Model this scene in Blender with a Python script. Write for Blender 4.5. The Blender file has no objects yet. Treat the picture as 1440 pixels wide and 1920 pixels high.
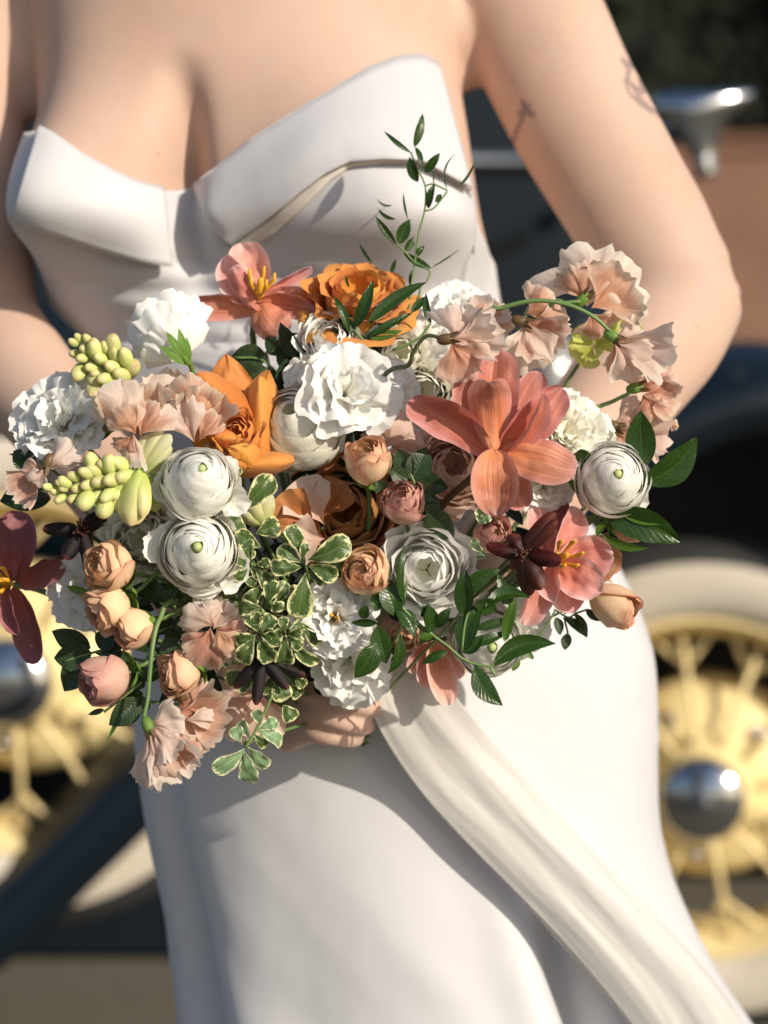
import bpy, math, random
from math import sin, cos, pi, radians, sqrt, atan2, exp
from mathutils import Vector, Matrix, noise

V = Vector
# ---------------------------------------------------------------- camera, sky, sun, exposure
sc = bpy.context.scene
col = sc.collection
FPX = 4200.0
PITCH = radians(5.0)
CAM = V((0, 0, 1.046))
FW = V((0, cos(PITCH), -sin(PITCH))); UP = V((0, sin(PITCH), cos(PITCH))); RT = V((1, 0, 0))
cd = bpy.data.cameras.new('camera')
cam = bpy.data.objects.new('camera', cd); col.objects.link(cam)
cam.location = CAM; cam.rotation_euler = (pi / 2 - PITCH, 0, 0)
cd.sensor_fit = 'HORIZONTAL'; cd.sensor_width = 24; cd.lens = 70
cd.clip_start = 0.05; cd.clip_end = 3000
cd.dof.use_dof = True; cd.dof.focus_distance = 1.585; cd.dof.aperture_fstop = 2.9
sc.camera = cam

SUN_DIR = V((0.62, -0.63, 0.43)).normalized()       # towards the sun
sun_el = math.asin(SUN_DIR.z)
sun_az = atan2(SUN_DIR.x, SUN_DIR.y)
w = bpy.data.worlds.new('World'); sc.world = w; w.use_nodes = True
nt = w.node_tree
sky = nt.nodes.new('ShaderNodeTexSky'); sky.sky_type = 'NISHITA'; sky.sun_disc = False
sky.sun_elevation = sun_el; sky.sun_rotation = sun_az
sky.dust_density = 1.5; sky.ozone_density = 1.0
nt.links.new(sky.outputs[0], nt.nodes['Background'].inputs[0])
nt.nodes['Background'].inputs[1].default_value = 0.11
sd = bpy.data.lights.new('sun', 'SUN'); sd.energy = 4.5; sd.angle = radians(0.6); sd.color = (1.0, 0.905, 0.76)
so = bpy.data.objects.new('sun', sd); col.objects.link(so)
so.rotation_euler = SUN_DIR.to_track_quat('Z', 'Y').to_euler(); so.location = (3, -3, 4)
sc.view_settings.view_transform = 'Standard'; sc.view_settings.look = 'None'
sc.view_settings.gamma = 1.0; sc.view_settings.exposure = 0.0
sc.render.engine = 'CYCLES'
sc.cycles.use_denoising = True
sc.cycles.max_bounces = 8; sc.cycles.transmission_bounces = 6; sc.cycles.diffuse_bounces = 4
sc.cycles.sample_clamp_indirect = 6.0
R_ = random.Random(7)


def at(px, py, d):
    return CAM + FW * d + RT * ((px - 720) / FPX * d) + UP * ((960 - py) / FPX * d)


def ray(px, py):
    return FW + RT * ((px - 720) / FPX) + UP * ((960 - py) / FPX)


def aty(px, py, Y):
    r = ray(px, py)
    return CAM + r * ((Y - CAM.y) / r.y)


def proj(p):
    q = p - CAM
    d = q.dot(FW)
    return 720 + q.x / d * FPX, 960 - q.dot(UP) / d * FPX


# ---------------------------------------------------------------- materials
MATS = {}


def newmat(name):
    m = bpy.data.materials.new(name); m.use_nodes = True
    MATS[name] = m
    nt = m.node_tree
    return m, nt, nt.nodes['Principled BSDF'], nt.nodes['Material Output']


def N(nt, t, **kw):
    n = nt.nodes.new(t)
    for k, v in kw.items():
        setattr(n, k, v)
    return n


def ramp(nt, stops, src):
    r = N(nt, 'ShaderNodeValToRGB')
    e = r.color_ramp.elements
    while len(e) > 1: e.remove(e[0])
    e[0].position = stops[0][0]; e[0].color = (*stops[0][1], 1)
    for p, c in stops[1:]:
        x = e.new(p); x.color = (*c, 1)
    if src is not None: nt.links.new(src, r.inputs[0])
    return r.outputs[0]


def mixc(nt, a, b, f, mode='MIX'):
    m = N(nt, 'ShaderNodeMix', data_type='RGBA', blend_type=mode)
    for s, v in ((m.inputs[6], a), (m.inputs[7], b)):
        if isinstance(v, tuple): s.default_value = (*v, 1)
        else: nt.links.new(v, s)
    if isinstance(f, (int, float)): m.inputs[0].default_value = f
    else: nt.links.new(f, m.inputs[0])
    return m.outputs[2]


def mth(nt, op, a, b=None, c=None, clamp=False):
    m = N(nt, 'ShaderNodeMath', operation=op, use_clamp=clamp)
    for i, v in enumerate((a, b, c)):
        if v is None: continue
        if isinstance(v, (int, float)): m.inputs[i].default_value = v
        else: nt.links.new(v, m.inputs[i])
    return m.outputs[0]


def petal_mat(name, stops, vein=(0.9, 0.85, 0.8), veinf=0.3, vs=26, vlen=2.2, trans=0.35, rough=0.55, edge=None, edgef=0.6,
              bump=0.15, sheen=0.0, var=0.06, blot=0.0):
    """colour runs from base to tip along the petal (UV y); fine veins run with it; edge = colour of the rim"""
    m, nt, p, out = newmat(name)
    uv = N(nt, 'ShaderNodeUVMap'); sep = N(nt, 'ShaderNodeSeparateXYZ'); nt.links.new(uv.outputs[0], sep.inputs[0])
    c = ramp(nt, stops, sep.outputs[1])
    mp = N(nt, 'ShaderNodeMapping'); mp.inputs['Scale'].default_value = (vs, vlen, 1)
    nt.links.new(uv.outputs[0], mp.inputs[0])
    oi = N(nt, 'ShaderNodeObjectInfo')
    nz = N(nt, 'ShaderNodeTexNoise', noise_dimensions='4D'); nt.links.new(mp.outputs[0], nz.inputs['Vector'])
    nt.links.new(mth(nt, 'MULTIPLY', oi.outputs['Random'], 40.0), nz.inputs['W'])
    nz.inputs['Scale'].default_value = 1.0; nz.inputs['Detail'].default_value = 5; nz.inputs['Roughness'].default_value = 0.65
    nz.inputs['Distortion'].default_value = 0.25
    vf = mth(nt, 'MULTIPLY', mth(nt, 'MULTIPLY_ADD', nz.outputs[0], 3.2, -1.15, clamp=True), veinf)
    c = mixc(nt, c, vein, vf)
    if edge:
        ex = mth(nt, 'ABSOLUTE', mth(nt, 'MULTIPLY_ADD', sep.outputs[0], 2.0, -1.0))
        e2 = mth(nt, 'MAXIMUM', mth(nt, 'POWER', ex, 5.0), mth(nt, 'POWER', sep.outputs[1], 14.0))
        n3 = N(nt, 'ShaderNodeTexNoise'); nt.links.new(uv.outputs[0], n3.inputs['Vector']); n3.inputs['Scale'].default_value = 8
        e3 = mth(nt, 'MULTIPLY', mth(nt, 'MULTIPLY', e2, mth(nt, 'MULTIPLY_ADD', n3.outputs[0], 1.4, 0.2)), edgef, clamp=True)
        c = mixc(nt, c, edge, e3)
    if blot:
        g = N(nt, 'ShaderNodeTexCoord'); n4 = N(nt, 'ShaderNodeTexNoise'); nt.links.new(g.outputs['Object'], n4.inputs['Vector'])
        n4.inputs['Scale'].default_value = 90; n4.inputs['Detail'].default_value = 4
        c = mixc(nt, c, (0.42, 0.20, 0.10), mth(nt, 'MULTIPLY', mth(nt, 'MULTIPLY_ADD', n4.outputs[0], 5, -2.9, clamp=True), blot))
    hv = N(nt, 'ShaderNodeHueSaturation'); nt.links.new(c, hv.inputs['Color'])
    nt.links.new(mth(nt, 'MULTIPLY_ADD', oi.outputs['Random'], var * 2, 1 - var), hv.inputs['Value'])
    nt.links.new(mth(nt, 'MULTIPLY_ADD', oi.outputs['Random'], 0.02, 0.49), hv.inputs['Hue'])
    c = hv.outputs[0]
    nt.links.new(c, p.inputs['Base Color'])
    p.inputs['Roughness'].default_value = rough
    p.inputs['Specular IOR Level'].default_value = 0.35
    if sheen: p.inputs['Sheen Weight'].default_value = sheen
    b = N(nt, 'ShaderNodeBump'); b.inputs['Strength'].default_value = bump; b.inputs['Distance'].default_value = 0.001
    nt.links.new(nz.outputs[0], b.inputs['Height']); nt.links.new(b.outputs[0], p.inputs['Normal'])
    tr = N(nt, 'ShaderNodeBsdfTranslucent'); nt.links.new(c, tr.inputs[0]); nt.links.new(b.outputs[0], tr.inputs['Normal'])
    mx = N(nt, 'ShaderNodeMixShader'); mx.inputs[0].default_value = trans
    nt.links.new(p.outputs[0], mx.inputs[1]); nt.links.new(tr.outputs[0], mx.inputs[2])
    nt.links.new(mx.outputs[0], out.inputs[0])
    return m


def leaf_mat(name, c0, c1, rough=0.32, trans=0.22, varieg=None, vein=0.12, back=None):
    m, nt, p, out = newmat(name)
    uv = N(nt, 'ShaderNodeUVMap'); sep = N(nt, 'ShaderNodeSeparateXYZ'); nt.links.new(uv.outputs[0], sep.inputs[0])
    oi = N(nt, 'ShaderNodeObjectInfo')
    ux = mth(nt, 'ABSOLUTE', mth(nt, 'MULTIPLY_ADD', sep.outputs[0], 2.0, -1.0))
    # side veins: v - k|u|
    ph = mth(nt, 'MULTIPLY', mth(nt, 'SUBTRACT', sep.outputs[1], mth(nt, 'MULTIPLY', ux, 0.25)), 60.0)
    sv = mth(nt, 'POWER', mth(nt, 'MULTIPLY_ADD', mth(nt, 'SINE', ph), 0.5, 0.5), 6.0)
    nz = N(nt, 'ShaderNodeTexNoise', noise_dimensions='4D'); nt.links.new(uv.outputs[0], nz.inputs['Vector'])
    nt.links.new(mth(nt, 'MULTIPLY', oi.outputs['Random'], 30.0), nz.inputs['W'])
    nz.inputs['Scale'].default_value = 7; nz.inputs['Detail'].default_value = 5
    c = mixc(nt, c0, c1, mth(nt, 'MULTIPLY_ADD', nz.outputs[0], 1.6, -0.3, clamp=True))
    c = mixc(nt, c, tuple(min(1, x * 1.9 + 0.01) for x in c1), mth(nt, 'MULTIPLY', sv, vein * 0.5))
    mid = mth(nt, 'SUBTRACT', 1.0, mth(nt, 'MULTIPLY', ux, 22.0), clamp=True)
    c = mixc(nt, c, tuple(min(1, x * 2.4 + 0.02) for x in c1), mth(nt, 'MULTIPLY', mid, 0.55))
    if varieg:
        mp = N(nt, 'ShaderNodeMapping'); mp.inputs['Scale'].default_value = (3.0, 5.0, 1); nt.links.new(uv.outputs[0], mp.inputs[0])
        n2 = N(nt, 'ShaderNodeTexNoise', noise_dimensions='4D'); nt.links.new(mp.outputs[0], n2.inputs['Vector'])
        nt.links.new(mth(nt, 'MULTIPLY', oi.outputs['Random'], 17.0), n2.inputs['W'])
        n2.inputs['Scale'].default_value = 1.6; n2.inputs['Detail'].default_value = 5; n2.inputs['Roughness'].default_value = 0.6
        e = mth(nt, 'MAXIMUM', ux, mth(nt, 'POWER', sep.outputs[1], 3.0))
        k = mth(nt, 'MULTIPLY', mth(nt, 'SUBTRACT', mth(nt, 'ADD', e, mth(nt, 'MULTIPLY_ADD', n2.outputs[0], 1.3, -0.65)), 0.74), 7.0, clamp=True)
        c = mixc(nt, c, varieg, k)
    nt.links.new(c, p.inputs['Base Color'])
    p.inputs['Roughness'].default_value = rough; p.inputs['Specular IOR Level'].default_value = 0.45
    b = N(nt, 'ShaderNodeBump'); b.inputs['Strength'].default_value = 0.35; b.inputs['Distance'].default_value = 0.0006
    nt.links.new(mth(nt, 'ADD', mth(nt, 'MULTIPLY', sv, -0.5), nz.outputs[0]), b.inputs['Height']); nt.links.new(b.outputs[0], p.inputs['Normal'])
    tr = N(nt, 'ShaderNodeBsdfTranslucent')
    nt.links.new(mixc(nt, c, (1.0, 1.0, 0.35), 1.0, 'MULTIPLY'), tr.inputs[0])
    mx = N(nt, 'ShaderNodeMixShader'); mx.inputs[0].default_value = trans
    nt.links.new(p.outputs[0], mx.inputs[1]); nt.links.new(tr.outputs[0], mx.inputs[2])
    nt.links.new(mx.outputs[0], out.inputs[0])
    return m


def simple(name, c, rough=0.5, metal=0.0, c2=None, scale=20, bump=0.0, coat=0.0, spec=0.5, sss=0.0, detail=5):
    m, nt, p, out = newmat(name)
    g = N(nt, 'ShaderNodeTexCoord'); nz = N(nt, 'ShaderNodeTexNoise'); nt.links.new(g.outputs['Object'], nz.inputs['Vector'])
    nz.inputs['Scale'].default_value = scale; nz.inputs['Detail'].default_value = detail
    cc = mixc(nt, c, c2 or tuple(x * 0.8 for x in c), mth(nt, 'MULTIPLY_ADD', nz.outputs[0], 2.0, -0.5, clamp=True))
    nt.links.new(cc, p.inputs['Base Color'])
    p.inputs['Roughness'].default_value = rough; p.inputs['Metallic'].default_value = metal
    p.inputs['Coat Weight'].default_value = coat; p.inputs['Coat Roughness'].default_value = 0.05
    p.inputs['Specular IOR Level'].default_value = spec
    if bump:
        b = N(nt, 'ShaderNodeBump'); b.inputs['Strength'].default_value = bump; b.inputs['Distance'].default_value = 0.002
        nt.links.new(nz.outputs[0], b.inputs['Height']); nt.links.new(b.outputs[0], p.inputs['Normal'])
    return m


M = MATS
petal_mat('tulip', [(0, (0.78, 0.20, 0.03)), (0.3, (0.62, 0.13, 0.035)), (0.65, (0.42, 0.075, 0.04)), (1, (0.36, 0.10, 0.08))], vein=(0.92, 0.48, 0.34), veinf=0.72,
          vs=78, vlen=0.8, trans=0.30, rough=0.36, edge=(0.70, 0.36, 0.36), edgef=0.9, bump=0.5)
petal_mat('tulip_dusk', [(0, (0.42, 0.08, 0.04)), (0.5, (0.22, 0.05, 0.05)), (1, (0.26, 0.08, 0.09))], vein=(0.45, 0.18, 0.17), veinf=0.5,
          vs=60, vlen=.8, trans=0.12, rough=0.4, edge=(0.42, 0.18, 0.2), edgef=0.7, bump=0.5)
petal_mat('tulip_light', [(0, (0.84, 0.26, 0.09)), (0.35, (0.74, 0.20, 0.11)), (0.75, (0.72, 0.27, 0.23)), (1, (0.80, 0.40, 0.37))], vein=(0.90, 0.58, 0.50), veinf=0.55,
          vs=60, vlen=0.9, trans=0.30, rough=0.4, edge=(0.9, 0.66, 0.64), edgef=1.0, bump=0.4)
petal_mat('white', [(0, (0.70, 0.72, 0.45)), (0.3, (0.90, 0.89, 0.80)), (1, (0.93, 0.92, 0.90))], vein=(0.74, 0.73, 0.66), veinf=0.22, vs=22, trans=.28, rough=0.55, bump=0.25, var=0.03)
petal_mat('cream', [(0, (0.62, 0.66, 0.30)), (0.3, (0.90, 0.87, 0.70)), (1, (0.92, 0.90, 0.82))], vein=(0.72, 0.70, 0.55), veinf=0.3, vs=24, trans=.22, rough=0.5, bump=0.25, var=0.03)
petal_mat('ranunculus', [(0, (0.55, 0.66, 0.25)), (0.35, (0.90, 0.90, 0.74)), (0.8, (0.92, 0.91, 0.85)), (1, (0.93, 0.92, 0.88))], vein=(0.84, 0.83, 0.72), veinf=0.2, vs=36, vlen=1.5, trans=.30, rough=0.45, bump=0.15, var=0.02)
petal_mat('ranunculus_core', [(0, (0.25, 0.45, 0.06)), (0.6, (0.42, 0.60, 0.14)), (1, (0.75, 0.80, 0.45))], vein=(0.5, 0.6, 0.2), trans=0.3)
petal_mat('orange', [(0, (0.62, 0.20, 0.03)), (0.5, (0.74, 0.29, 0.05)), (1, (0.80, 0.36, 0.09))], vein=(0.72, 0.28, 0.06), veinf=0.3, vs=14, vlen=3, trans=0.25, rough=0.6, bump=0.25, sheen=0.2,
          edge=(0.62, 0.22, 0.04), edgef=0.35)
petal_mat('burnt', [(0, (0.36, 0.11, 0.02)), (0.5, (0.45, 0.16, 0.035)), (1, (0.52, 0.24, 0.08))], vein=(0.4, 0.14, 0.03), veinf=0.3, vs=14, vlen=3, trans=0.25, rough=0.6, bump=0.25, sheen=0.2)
petal_mat('peach', [(0, (0.66, 0.64, 0.34)), (0.25, (0.90, 0.69, 0.42)), (0.8, (0.90, 0.66, 0.42)), (1, (0.80, 0.47, 0.29))], vein=(0.80, 0.62, 0.45), veinf=0.25, vs=18, trans=0.28, rough=0.55, bump=0.2,
          edge=(0.55, 0.26, 0.16), edgef=0.5, blot=0.25)
petal_mat('dusty_pink', [(0, (0.66, 0.56, 0.36)), (0.5, (0.78, 0.53, 0.40)), (1, (0.64, 0.32, 0.26))], vein=(0.75, 0.55, 0.45), veinf=0.3, vs=18, trans=0.28, rough=0.55, bump=0.2, edge=(0.5, 0.22, 0.2), edgef=0.5, blot=0.2)
petal_mat('pea', [(0, (0.56, 0.24, 0.12)), (0.4, (0.70, 0.38, 0.24)), (0.8, (0.76, 0.50, 0.37)), (1, (0.88, 0.74, 0.60))], vein=(0.46, 0.20, 0.13), veinf=0.6, vs=46, vlen=2.6, trans=0.46, rough=0.5, edge=(0.82, 0.72, 0.60), edgef=0.7, bump=0.3)
petal_mat('pea_pale', [(0, (0.68, 0.40, 0.28)), (0.35, (0.80, 0.60, 0.50)), (1, (0.88, 0.80, 0.72))], vein=(0.56, 0.32, 0.27), veinf=0.5, vs=46, vlen=2.6, trans=0.46, rough=0.5, edge=(0.84, 0.78, 0.68), edgef=0.7, bump=0.3)
petal_mat('blush', [(0, (0.66, 0.40, 0.28)), (0.5, (0.78, 0.55, 0.44)), (1, (0.80, 0.64, 0.54))], vein=(0.7, 0.46, 0.36), veinf=0.25, vs=24, trans=0.35, rough=0.55, bump=0.2)
petal_mat('maroon', [(0, (0.022, 0.005, 0.004)), (0.6, (0.055, 0.009, 0.006)), (1, (0.13, 0.022, 0.012))], vein=(0.015, 0.003, 0.003), veinf=0.5, vs=22, vlen=1.2, trans=0.08, rough=0.42, bump=0.5)
petal_mat('black_petal', [(0, (0.005, 0.003, 0.003)), (0.85, (0.007, 0.003, 0.003)), (1, (0.12, 0.016, 0.01))], vein=(0.01, 0.003, 0.003), veinf=0.5, vs=22, trans=0.03, rough=0.62, bump=0.5)
petal_mat('bud', [(0, (0.42, 0.55, 0.12)), (0.45, (0.62, 0.65, 0.24)), (0.8, (0.74, 0.68, 0.34)), (1, (0.66, 0.42, 0.24))], vein=(0.50, 0.62, 0.14), veinf=0.45, vs=10, vlen=1.0, trans=0.15, rough=0.38, bump=0.3, var=.14, blot=.2)
petal_mat('freesia', [(0, (0.50, 0.60, 0.16)), (0.5, (0.74, 0.74, 0.38)), (1, (0.84, 0.82, 0.62))], vein=(0.6, 0.66, 0.3), veinf=0.35, vs=16, trans=0.35, rough=0.5)
petal_mat('green_bloom', [(0, (0.40, 0.50, 0.06)), (1, (0.66, 0.70, 0.22))], vein=(0.5, 0.55, 0.1), veinf=0.3, vs=18, trans=0.4, rough=0.5)
leaf_mat('smilax', (0.014, 0.040, 0.005), (0.028, 0.070, 0.008), rough=0.27, trans=0.18, vein=.04)
leaf_mat('smilax_fresh', (0.045, 0.11, 0.010), (0.085, 0.17, 0.018), rough=0.3, trans=0.3)
leaf_mat('rose_leaf', (0.018, 0.040, 0.014), (0.036, 0.066, 0.022), rough=0.42, trans=0.15)
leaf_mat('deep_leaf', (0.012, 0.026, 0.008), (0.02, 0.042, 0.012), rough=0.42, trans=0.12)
leaf_mat('varieg', (0.042, 0.085, 0.020), (0.105, 0.160, 0.045), rough=0.38, trans=0.22, varieg=(0.74, 0.72, 0.38))
leaf_mat('varieg_pale', (0.16, 0.27, 0.13), (0.27, 0.40, 0.21), rough=0.42, trans=0.25, varieg=(0.76, 0.76, 0.50))
leaf_mat('sepal', (0.10, 0.22, 0.03), (0.20, 0.34, 0.06), rough=0.4, trans=0.25)
simple('stem_green', (0.10, 0.19, 0.05), 0.45, c2=(0.16, 0.24, 0.08), scale=60, bump=0.2)
simple('stem_dark', (0.05, 0.09, 0.03), 0.45, c2=(0.09, 0.09, 0.03), scale=60)
simple('stem_brown', (0.16, 0.075, 0.03), 0.5, c2=(0.09, 0.06, 0.02), scale=60)
simple('stamen', (0.80, 0.42, 0.03), 0.6, c2=(0.62, 0.30, 0.03), scale=300)
simple('dark_stamen', (0.02, 0.006, 0.005), 0.7, c2=(0.16, 0.03, 0.012), scale=900)

# skin
m, nt_, p, out = newmat('skin')
a = N(nt_, 'ShaderNodeAttribute', attribute_name='ink')
g = N(nt_, 'ShaderNodeTexCoord')
n1 = N(nt_, 'ShaderNodeTexNoise'); nt_.links.new(g.outputs['Object'], n1.inputs['Vector']); n1.inputs['Scale'].default_value = 9; n1.inputs['Detail'].default_value = 6
c = mixc(nt_, (0.575, 0.415, 0.335), (0.50, 0.335, 0.258), mth(nt_, 'MULTIPLY_ADD', n1.outputs[0], 2.2, -0.6, clamp=True))
n2 = N(nt_, 'ShaderNodeTexNoise'); nt_.links.new(g.outputs['Object'], n2.inputs['Vector']); n2.inputs['Scale'].default_value = 140; n2.inputs['Detail'].default_value = 3
c = mixc(nt_, c, (0.55, 0.28, 0.19), mth(nt_, 'MULTIPLY', mth(nt_, 'MULTIPLY_ADD', n2.outputs[0], 6, -4.1, clamp=True), 0.5))
n3 = N(nt_, 'ShaderNodeTexNoise'); nt_.links.new(g.outputs['Object'], n3.inputs['Vector']); n3.inputs['Scale'].default_value = 34; n3.inputs['Detail'].default_value = 8; n3.inputs['Roughness'].default_value = .7
c = mixc(nt_, c, (0.72, 0.40, 0.30), mth(nt_, 'MULTIPLY', mth(nt_, 'MULTIPLY_ADD', n3.outputs[0], 3, -1.3, clamp=True), 0.30))
vo = N(nt_, 'ShaderNodeTexVoronoi'); nt_.links.new(g.outputs['Object'], vo.inputs['Vector']); vo.inputs['Scale'].default_value = 26
c = mixc(nt_, c, (0.30, 0.13, 0.08), mth(nt_, 'MULTIPLY', mth(nt_, 'MULTIPLY_ADD', vo.outputs['Distance'], -16, 1.0, clamp=True), 0.55))
c = mixc(nt_, c, (0.10, 0.09, 0.11), a.outputs['Fac'])
nt_.links.new(c, p.inputs['Base Color']); p.inputs['Roughness'].default_value = 0.62; p.inputs['Specular IOR Level'].default_value = 0.28
p.inputs['Subsurface Weight'].default_value = 0.25; p.inputs['Subsurface Radius'].default_value = (0.012, 0.005, 0.003); p.inputs['Subsurface Scale'].default_value = 1.0
b = N(nt_, 'ShaderNodeBump'); b.inputs['Strength'].default_value = 0.12; b.inputs['Distance'].default_value = 0.0008
nt_.links.new(n2.outputs[0], b.inputs['Height']); nt_.links.new(b.outputs[0], p.inputs['Normal'])


def cloth(name, c, sheen=0.25, rough=0.55, trans=0.0, scale=900, sheer=0.0):
    m, nt, p, out = newmat(name)
    g = N(nt, 'ShaderNodeTexCoord'); nz = N(nt, 'ShaderNodeTexNoise'); nt.links.new(g.outputs['Object'], nz.inputs['Vector'])
    nz.inputs['Scale'].default_value = scale; nz.inputs['Detail'].default_value = 3
    cc = mixc(nt, c, tuple(x * 0.93 for x in c), nz.outputs[0])
    nt.links.new(cc, p.inputs['Base Color']); p.inputs['Roughness'].default_value = rough
    p.inputs['Sheen Weight'].default_value = sheen; p.inputs['Specular IOR Level'].default_value = 0.3
    n2 = N(nt, 'ShaderNodeTexNoise'); nt.links.new(g.outputs['Object'], n2.inputs['Vector']); n2.inputs['Scale'].default_value = 14; n2.inputs['Detail'].default_value = 2
    b = N(nt, 'ShaderNodeBump'); b.inputs['Strength'].default_value = 0.35; b.inputs['Distance'].default_value = 0.006
    nt.links.new(n2.outputs[0], b.inputs['Height']); nt.links.new(b.outputs[0], p.inputs['Normal'])
    if trans:
        tr = N(nt, 'ShaderNodeBsdfTranslucent'); nt.links.new(cc, tr.inputs[0])
        mx = N(nt, 'ShaderNodeMixShader'); mx.inputs[0].default_value = trans
        nt.links.new(p.outputs[0], mx.inputs[1]); nt.links.new(tr.outputs[0], mx.inputs[2]); nt.links.new(mx.outputs[0], out.inputs[0])
        if sheer:
            tp = N(nt, 'ShaderNodeBsdfTransparent'); m2 = N(nt, 'ShaderNodeMixShader'); m2.inputs[0].default_value = sheer
            nt.links.new(mx.outputs[0], m2.inputs[1]); nt.links.new(tp.outputs[0], m2.inputs[2]); nt.links.new(m2.outputs[0], out.inputs[0])
    return m


cloth('crepe', (0.60, 0.592, 0.612))
cloth('lining', (0.72, 0.66, 0.60))
cloth('chiffon', (0.82, 0.80, 0.77), trans=0.40, rough=0.45, sheer=0.16)
simple('navy_paint', (0.005, 0.011, 0.018), 0.34, coat=0.10, c2=(0.004, 0.008, 0.014), scale=3, spec=.3)
simple('yellow_paint', (0.86, 0.71, 0.38), 0.5, coat=0.1, c2=(0.83, 0.66, 0.32), scale=8)
simple('whitewall', (0.66, 0.60, 0.50), 0.7, c2=(0.58, 0.52, 0.43), scale=12)
simple('rubber', (0.035, 0.035, 0.036), 0.7, scale=30)
simple('chrome', (0.55, 0.57, 0.60), 0.12, metal=1.0, scale=3)
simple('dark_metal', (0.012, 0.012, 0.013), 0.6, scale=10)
simple('asphalt', (0.10, 0.088, 0.066), 0.9, c2=(0.16, 0.14, 0.105), scale=55, bump=0.8, detail=8)
simple('brown_wall', (0.17, 0.085, 0.055), 0.9, c2=(0.24, 0.125, 0.085), scale=2.5, bump=0.5)
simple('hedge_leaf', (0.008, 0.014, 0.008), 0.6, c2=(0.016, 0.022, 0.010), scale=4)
simple('bark', (0.06, 0.04, 0.025), 0.9, scale=14, bump=0.6)


# ---------------------------------------------------------------- builders
def thing(name, label, cat, loc, group=None):
    o = bpy.data.objects.new(name, None); col.objects.link(o)
    o.location = loc; o['label'] = label; o['category'] = cat
    if group: o['group'] = group
    o.empty_display_size = 0.02
    return o


def mk(name, vs, fs, mat, parent=None, uvs=None, smooth=True, sub=0, solid=0.0):
    """world-space vertices -> one mesh object under parent (parents are unrotated empties or meshes)"""
    org = V((0, 0, 0))
    q = parent
    while q is not None:
        org += V(q.location); q = q.parent
    me = bpy.data.meshes.new(name)
    me.from_pydata([v - org for v in vs], [], fs)
    if smooth: me.polygons.foreach_set('use_smooth', [True] * len(me.polygons))
    if uvs:
        l = me.uv_layers.new(name='UVMap')
        idx = [0] * len(me.loops); me.loops.foreach_get('vertex_index', idx)
        fl = []
        for i in idx: fl.extend(uvs[i])
        l.data.foreach_set('uv', fl)
    me.materials.append(M[mat])
    o = bpy.data.objects.new(name, me); col.objects.link(o)
    if parent is not None: o.parent = parent
    if solid:
        s = o.modifiers.new('solid', 'SOLIDIFY'); s.thickness = solid; s.offset = 0
    if sub:
        s = o.modifiers.new('sub', 'SUBSURF'); s.levels = sub; s.render_levels = sub
    return o


def grid_faces(nu, nv, closed=False):
    f = []
    cols = nu if closed else nu + 1
    for j in range(nv):
        for i in range(nu):
            a = j * cols + i; b = j * cols + (i + 1) % cols
            f.append((a, b, b + cols, a + cols))
    return f


def frame(P0, P1, roll=0.0, view=None):
    """Y along P0->P1, Z towards the camera turned by roll about Y"""
    Y = P1 - P0; L = Y.length; Y = Y / max(L, 1e-6)
    t = view if view is not None else (CAM - (P0 + P1) / 2).normalized()
    Z = t - Y * t.dot(Y)
    if Z.length < 1e-3: Z = UP - Y * UP.dot(Y)
    Z.normalize()
    X = Y.cross(Z)
    if roll:
        q = Matrix.Rotation(roll, 3, Y); Z = q @ Z; X = q @ X
    return X, Y, Z, L


PROF = {
    'tulip': (0.55, 0.42), 'spike': (0.28, 0.72), 'flag': (0.45, 0.22), 'round': (0.6, 0.3), 'leaf': (0.75, 0.95), 'lance': (0.7, 1.05), 'spoon': (1.15, 0.40), 'oval': (0.55, 0.5), 'strap': (0.25, 0.35), 'obov': (1.5, 0.4),
}


def blade(name, P0, P1, w, mat, parent, prof='tulip', roll=0.0, bend=0.0, cup=0.0, fold=0.0, crump=.03, ruf=0.0, nr=3.0, sabre=0.0, twist=0.0, tip=0.0,
          nu=8, nv=14, seed=0, view=None):
    X, Y, Z, L = frame(P0, P1, roll, view)
    a, c = PROF[prof]
    vm = a / (a + c); mx = (vm ** a) * ((1 - vm) ** c)
    vs = []; uvs = []
    ph = seed * 1.7
    for j in range(nv + 1):
        v = j / nv
        vv = min(max(v, 0.004), 0.996)
        hw = w / 2 * (vv ** a) * ((1 - vv) ** c) / mx
        ctr = P0 + Y * (L * v) + Z * (bend * L * 4 * v * (1 - v)) + X * (sabre * L * 4 * v * (1 - v)) - Z * (tip * L * max(0, v - 0.6) ** 2 * 6)
        tw = twist * v
        Xx = X * cos(tw) + Z * sin(tw); Zz = Z * cos(tw) - X * sin(tw)
        for i in range(nu + 1):
            u = -1 + 2 * i / nu
            x = hw * u
            z = cup * hw * u * u + fold * hw * abs(u)
            z += ruf * w * abs(u) ** 1.5 * sin(nr * 2 * pi * v + ph + (1.3 if u > 0 else 0)) * (0.3 + v)
            z += crump * w * noise.noise(V((u * 1.5 + seed, v * 3, seed * 0.37))) + crump * .4 * w * noise.noise(V((u * 4 + seed, v * 7, seed * 0.7)))
            vs.append(ctr + Xx * x + Zz * z); uvs.append(((u + 1) / 2, v))
    return mk(name, vs, grid_faces(nu, nv), mat, parent, uvs)


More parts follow.
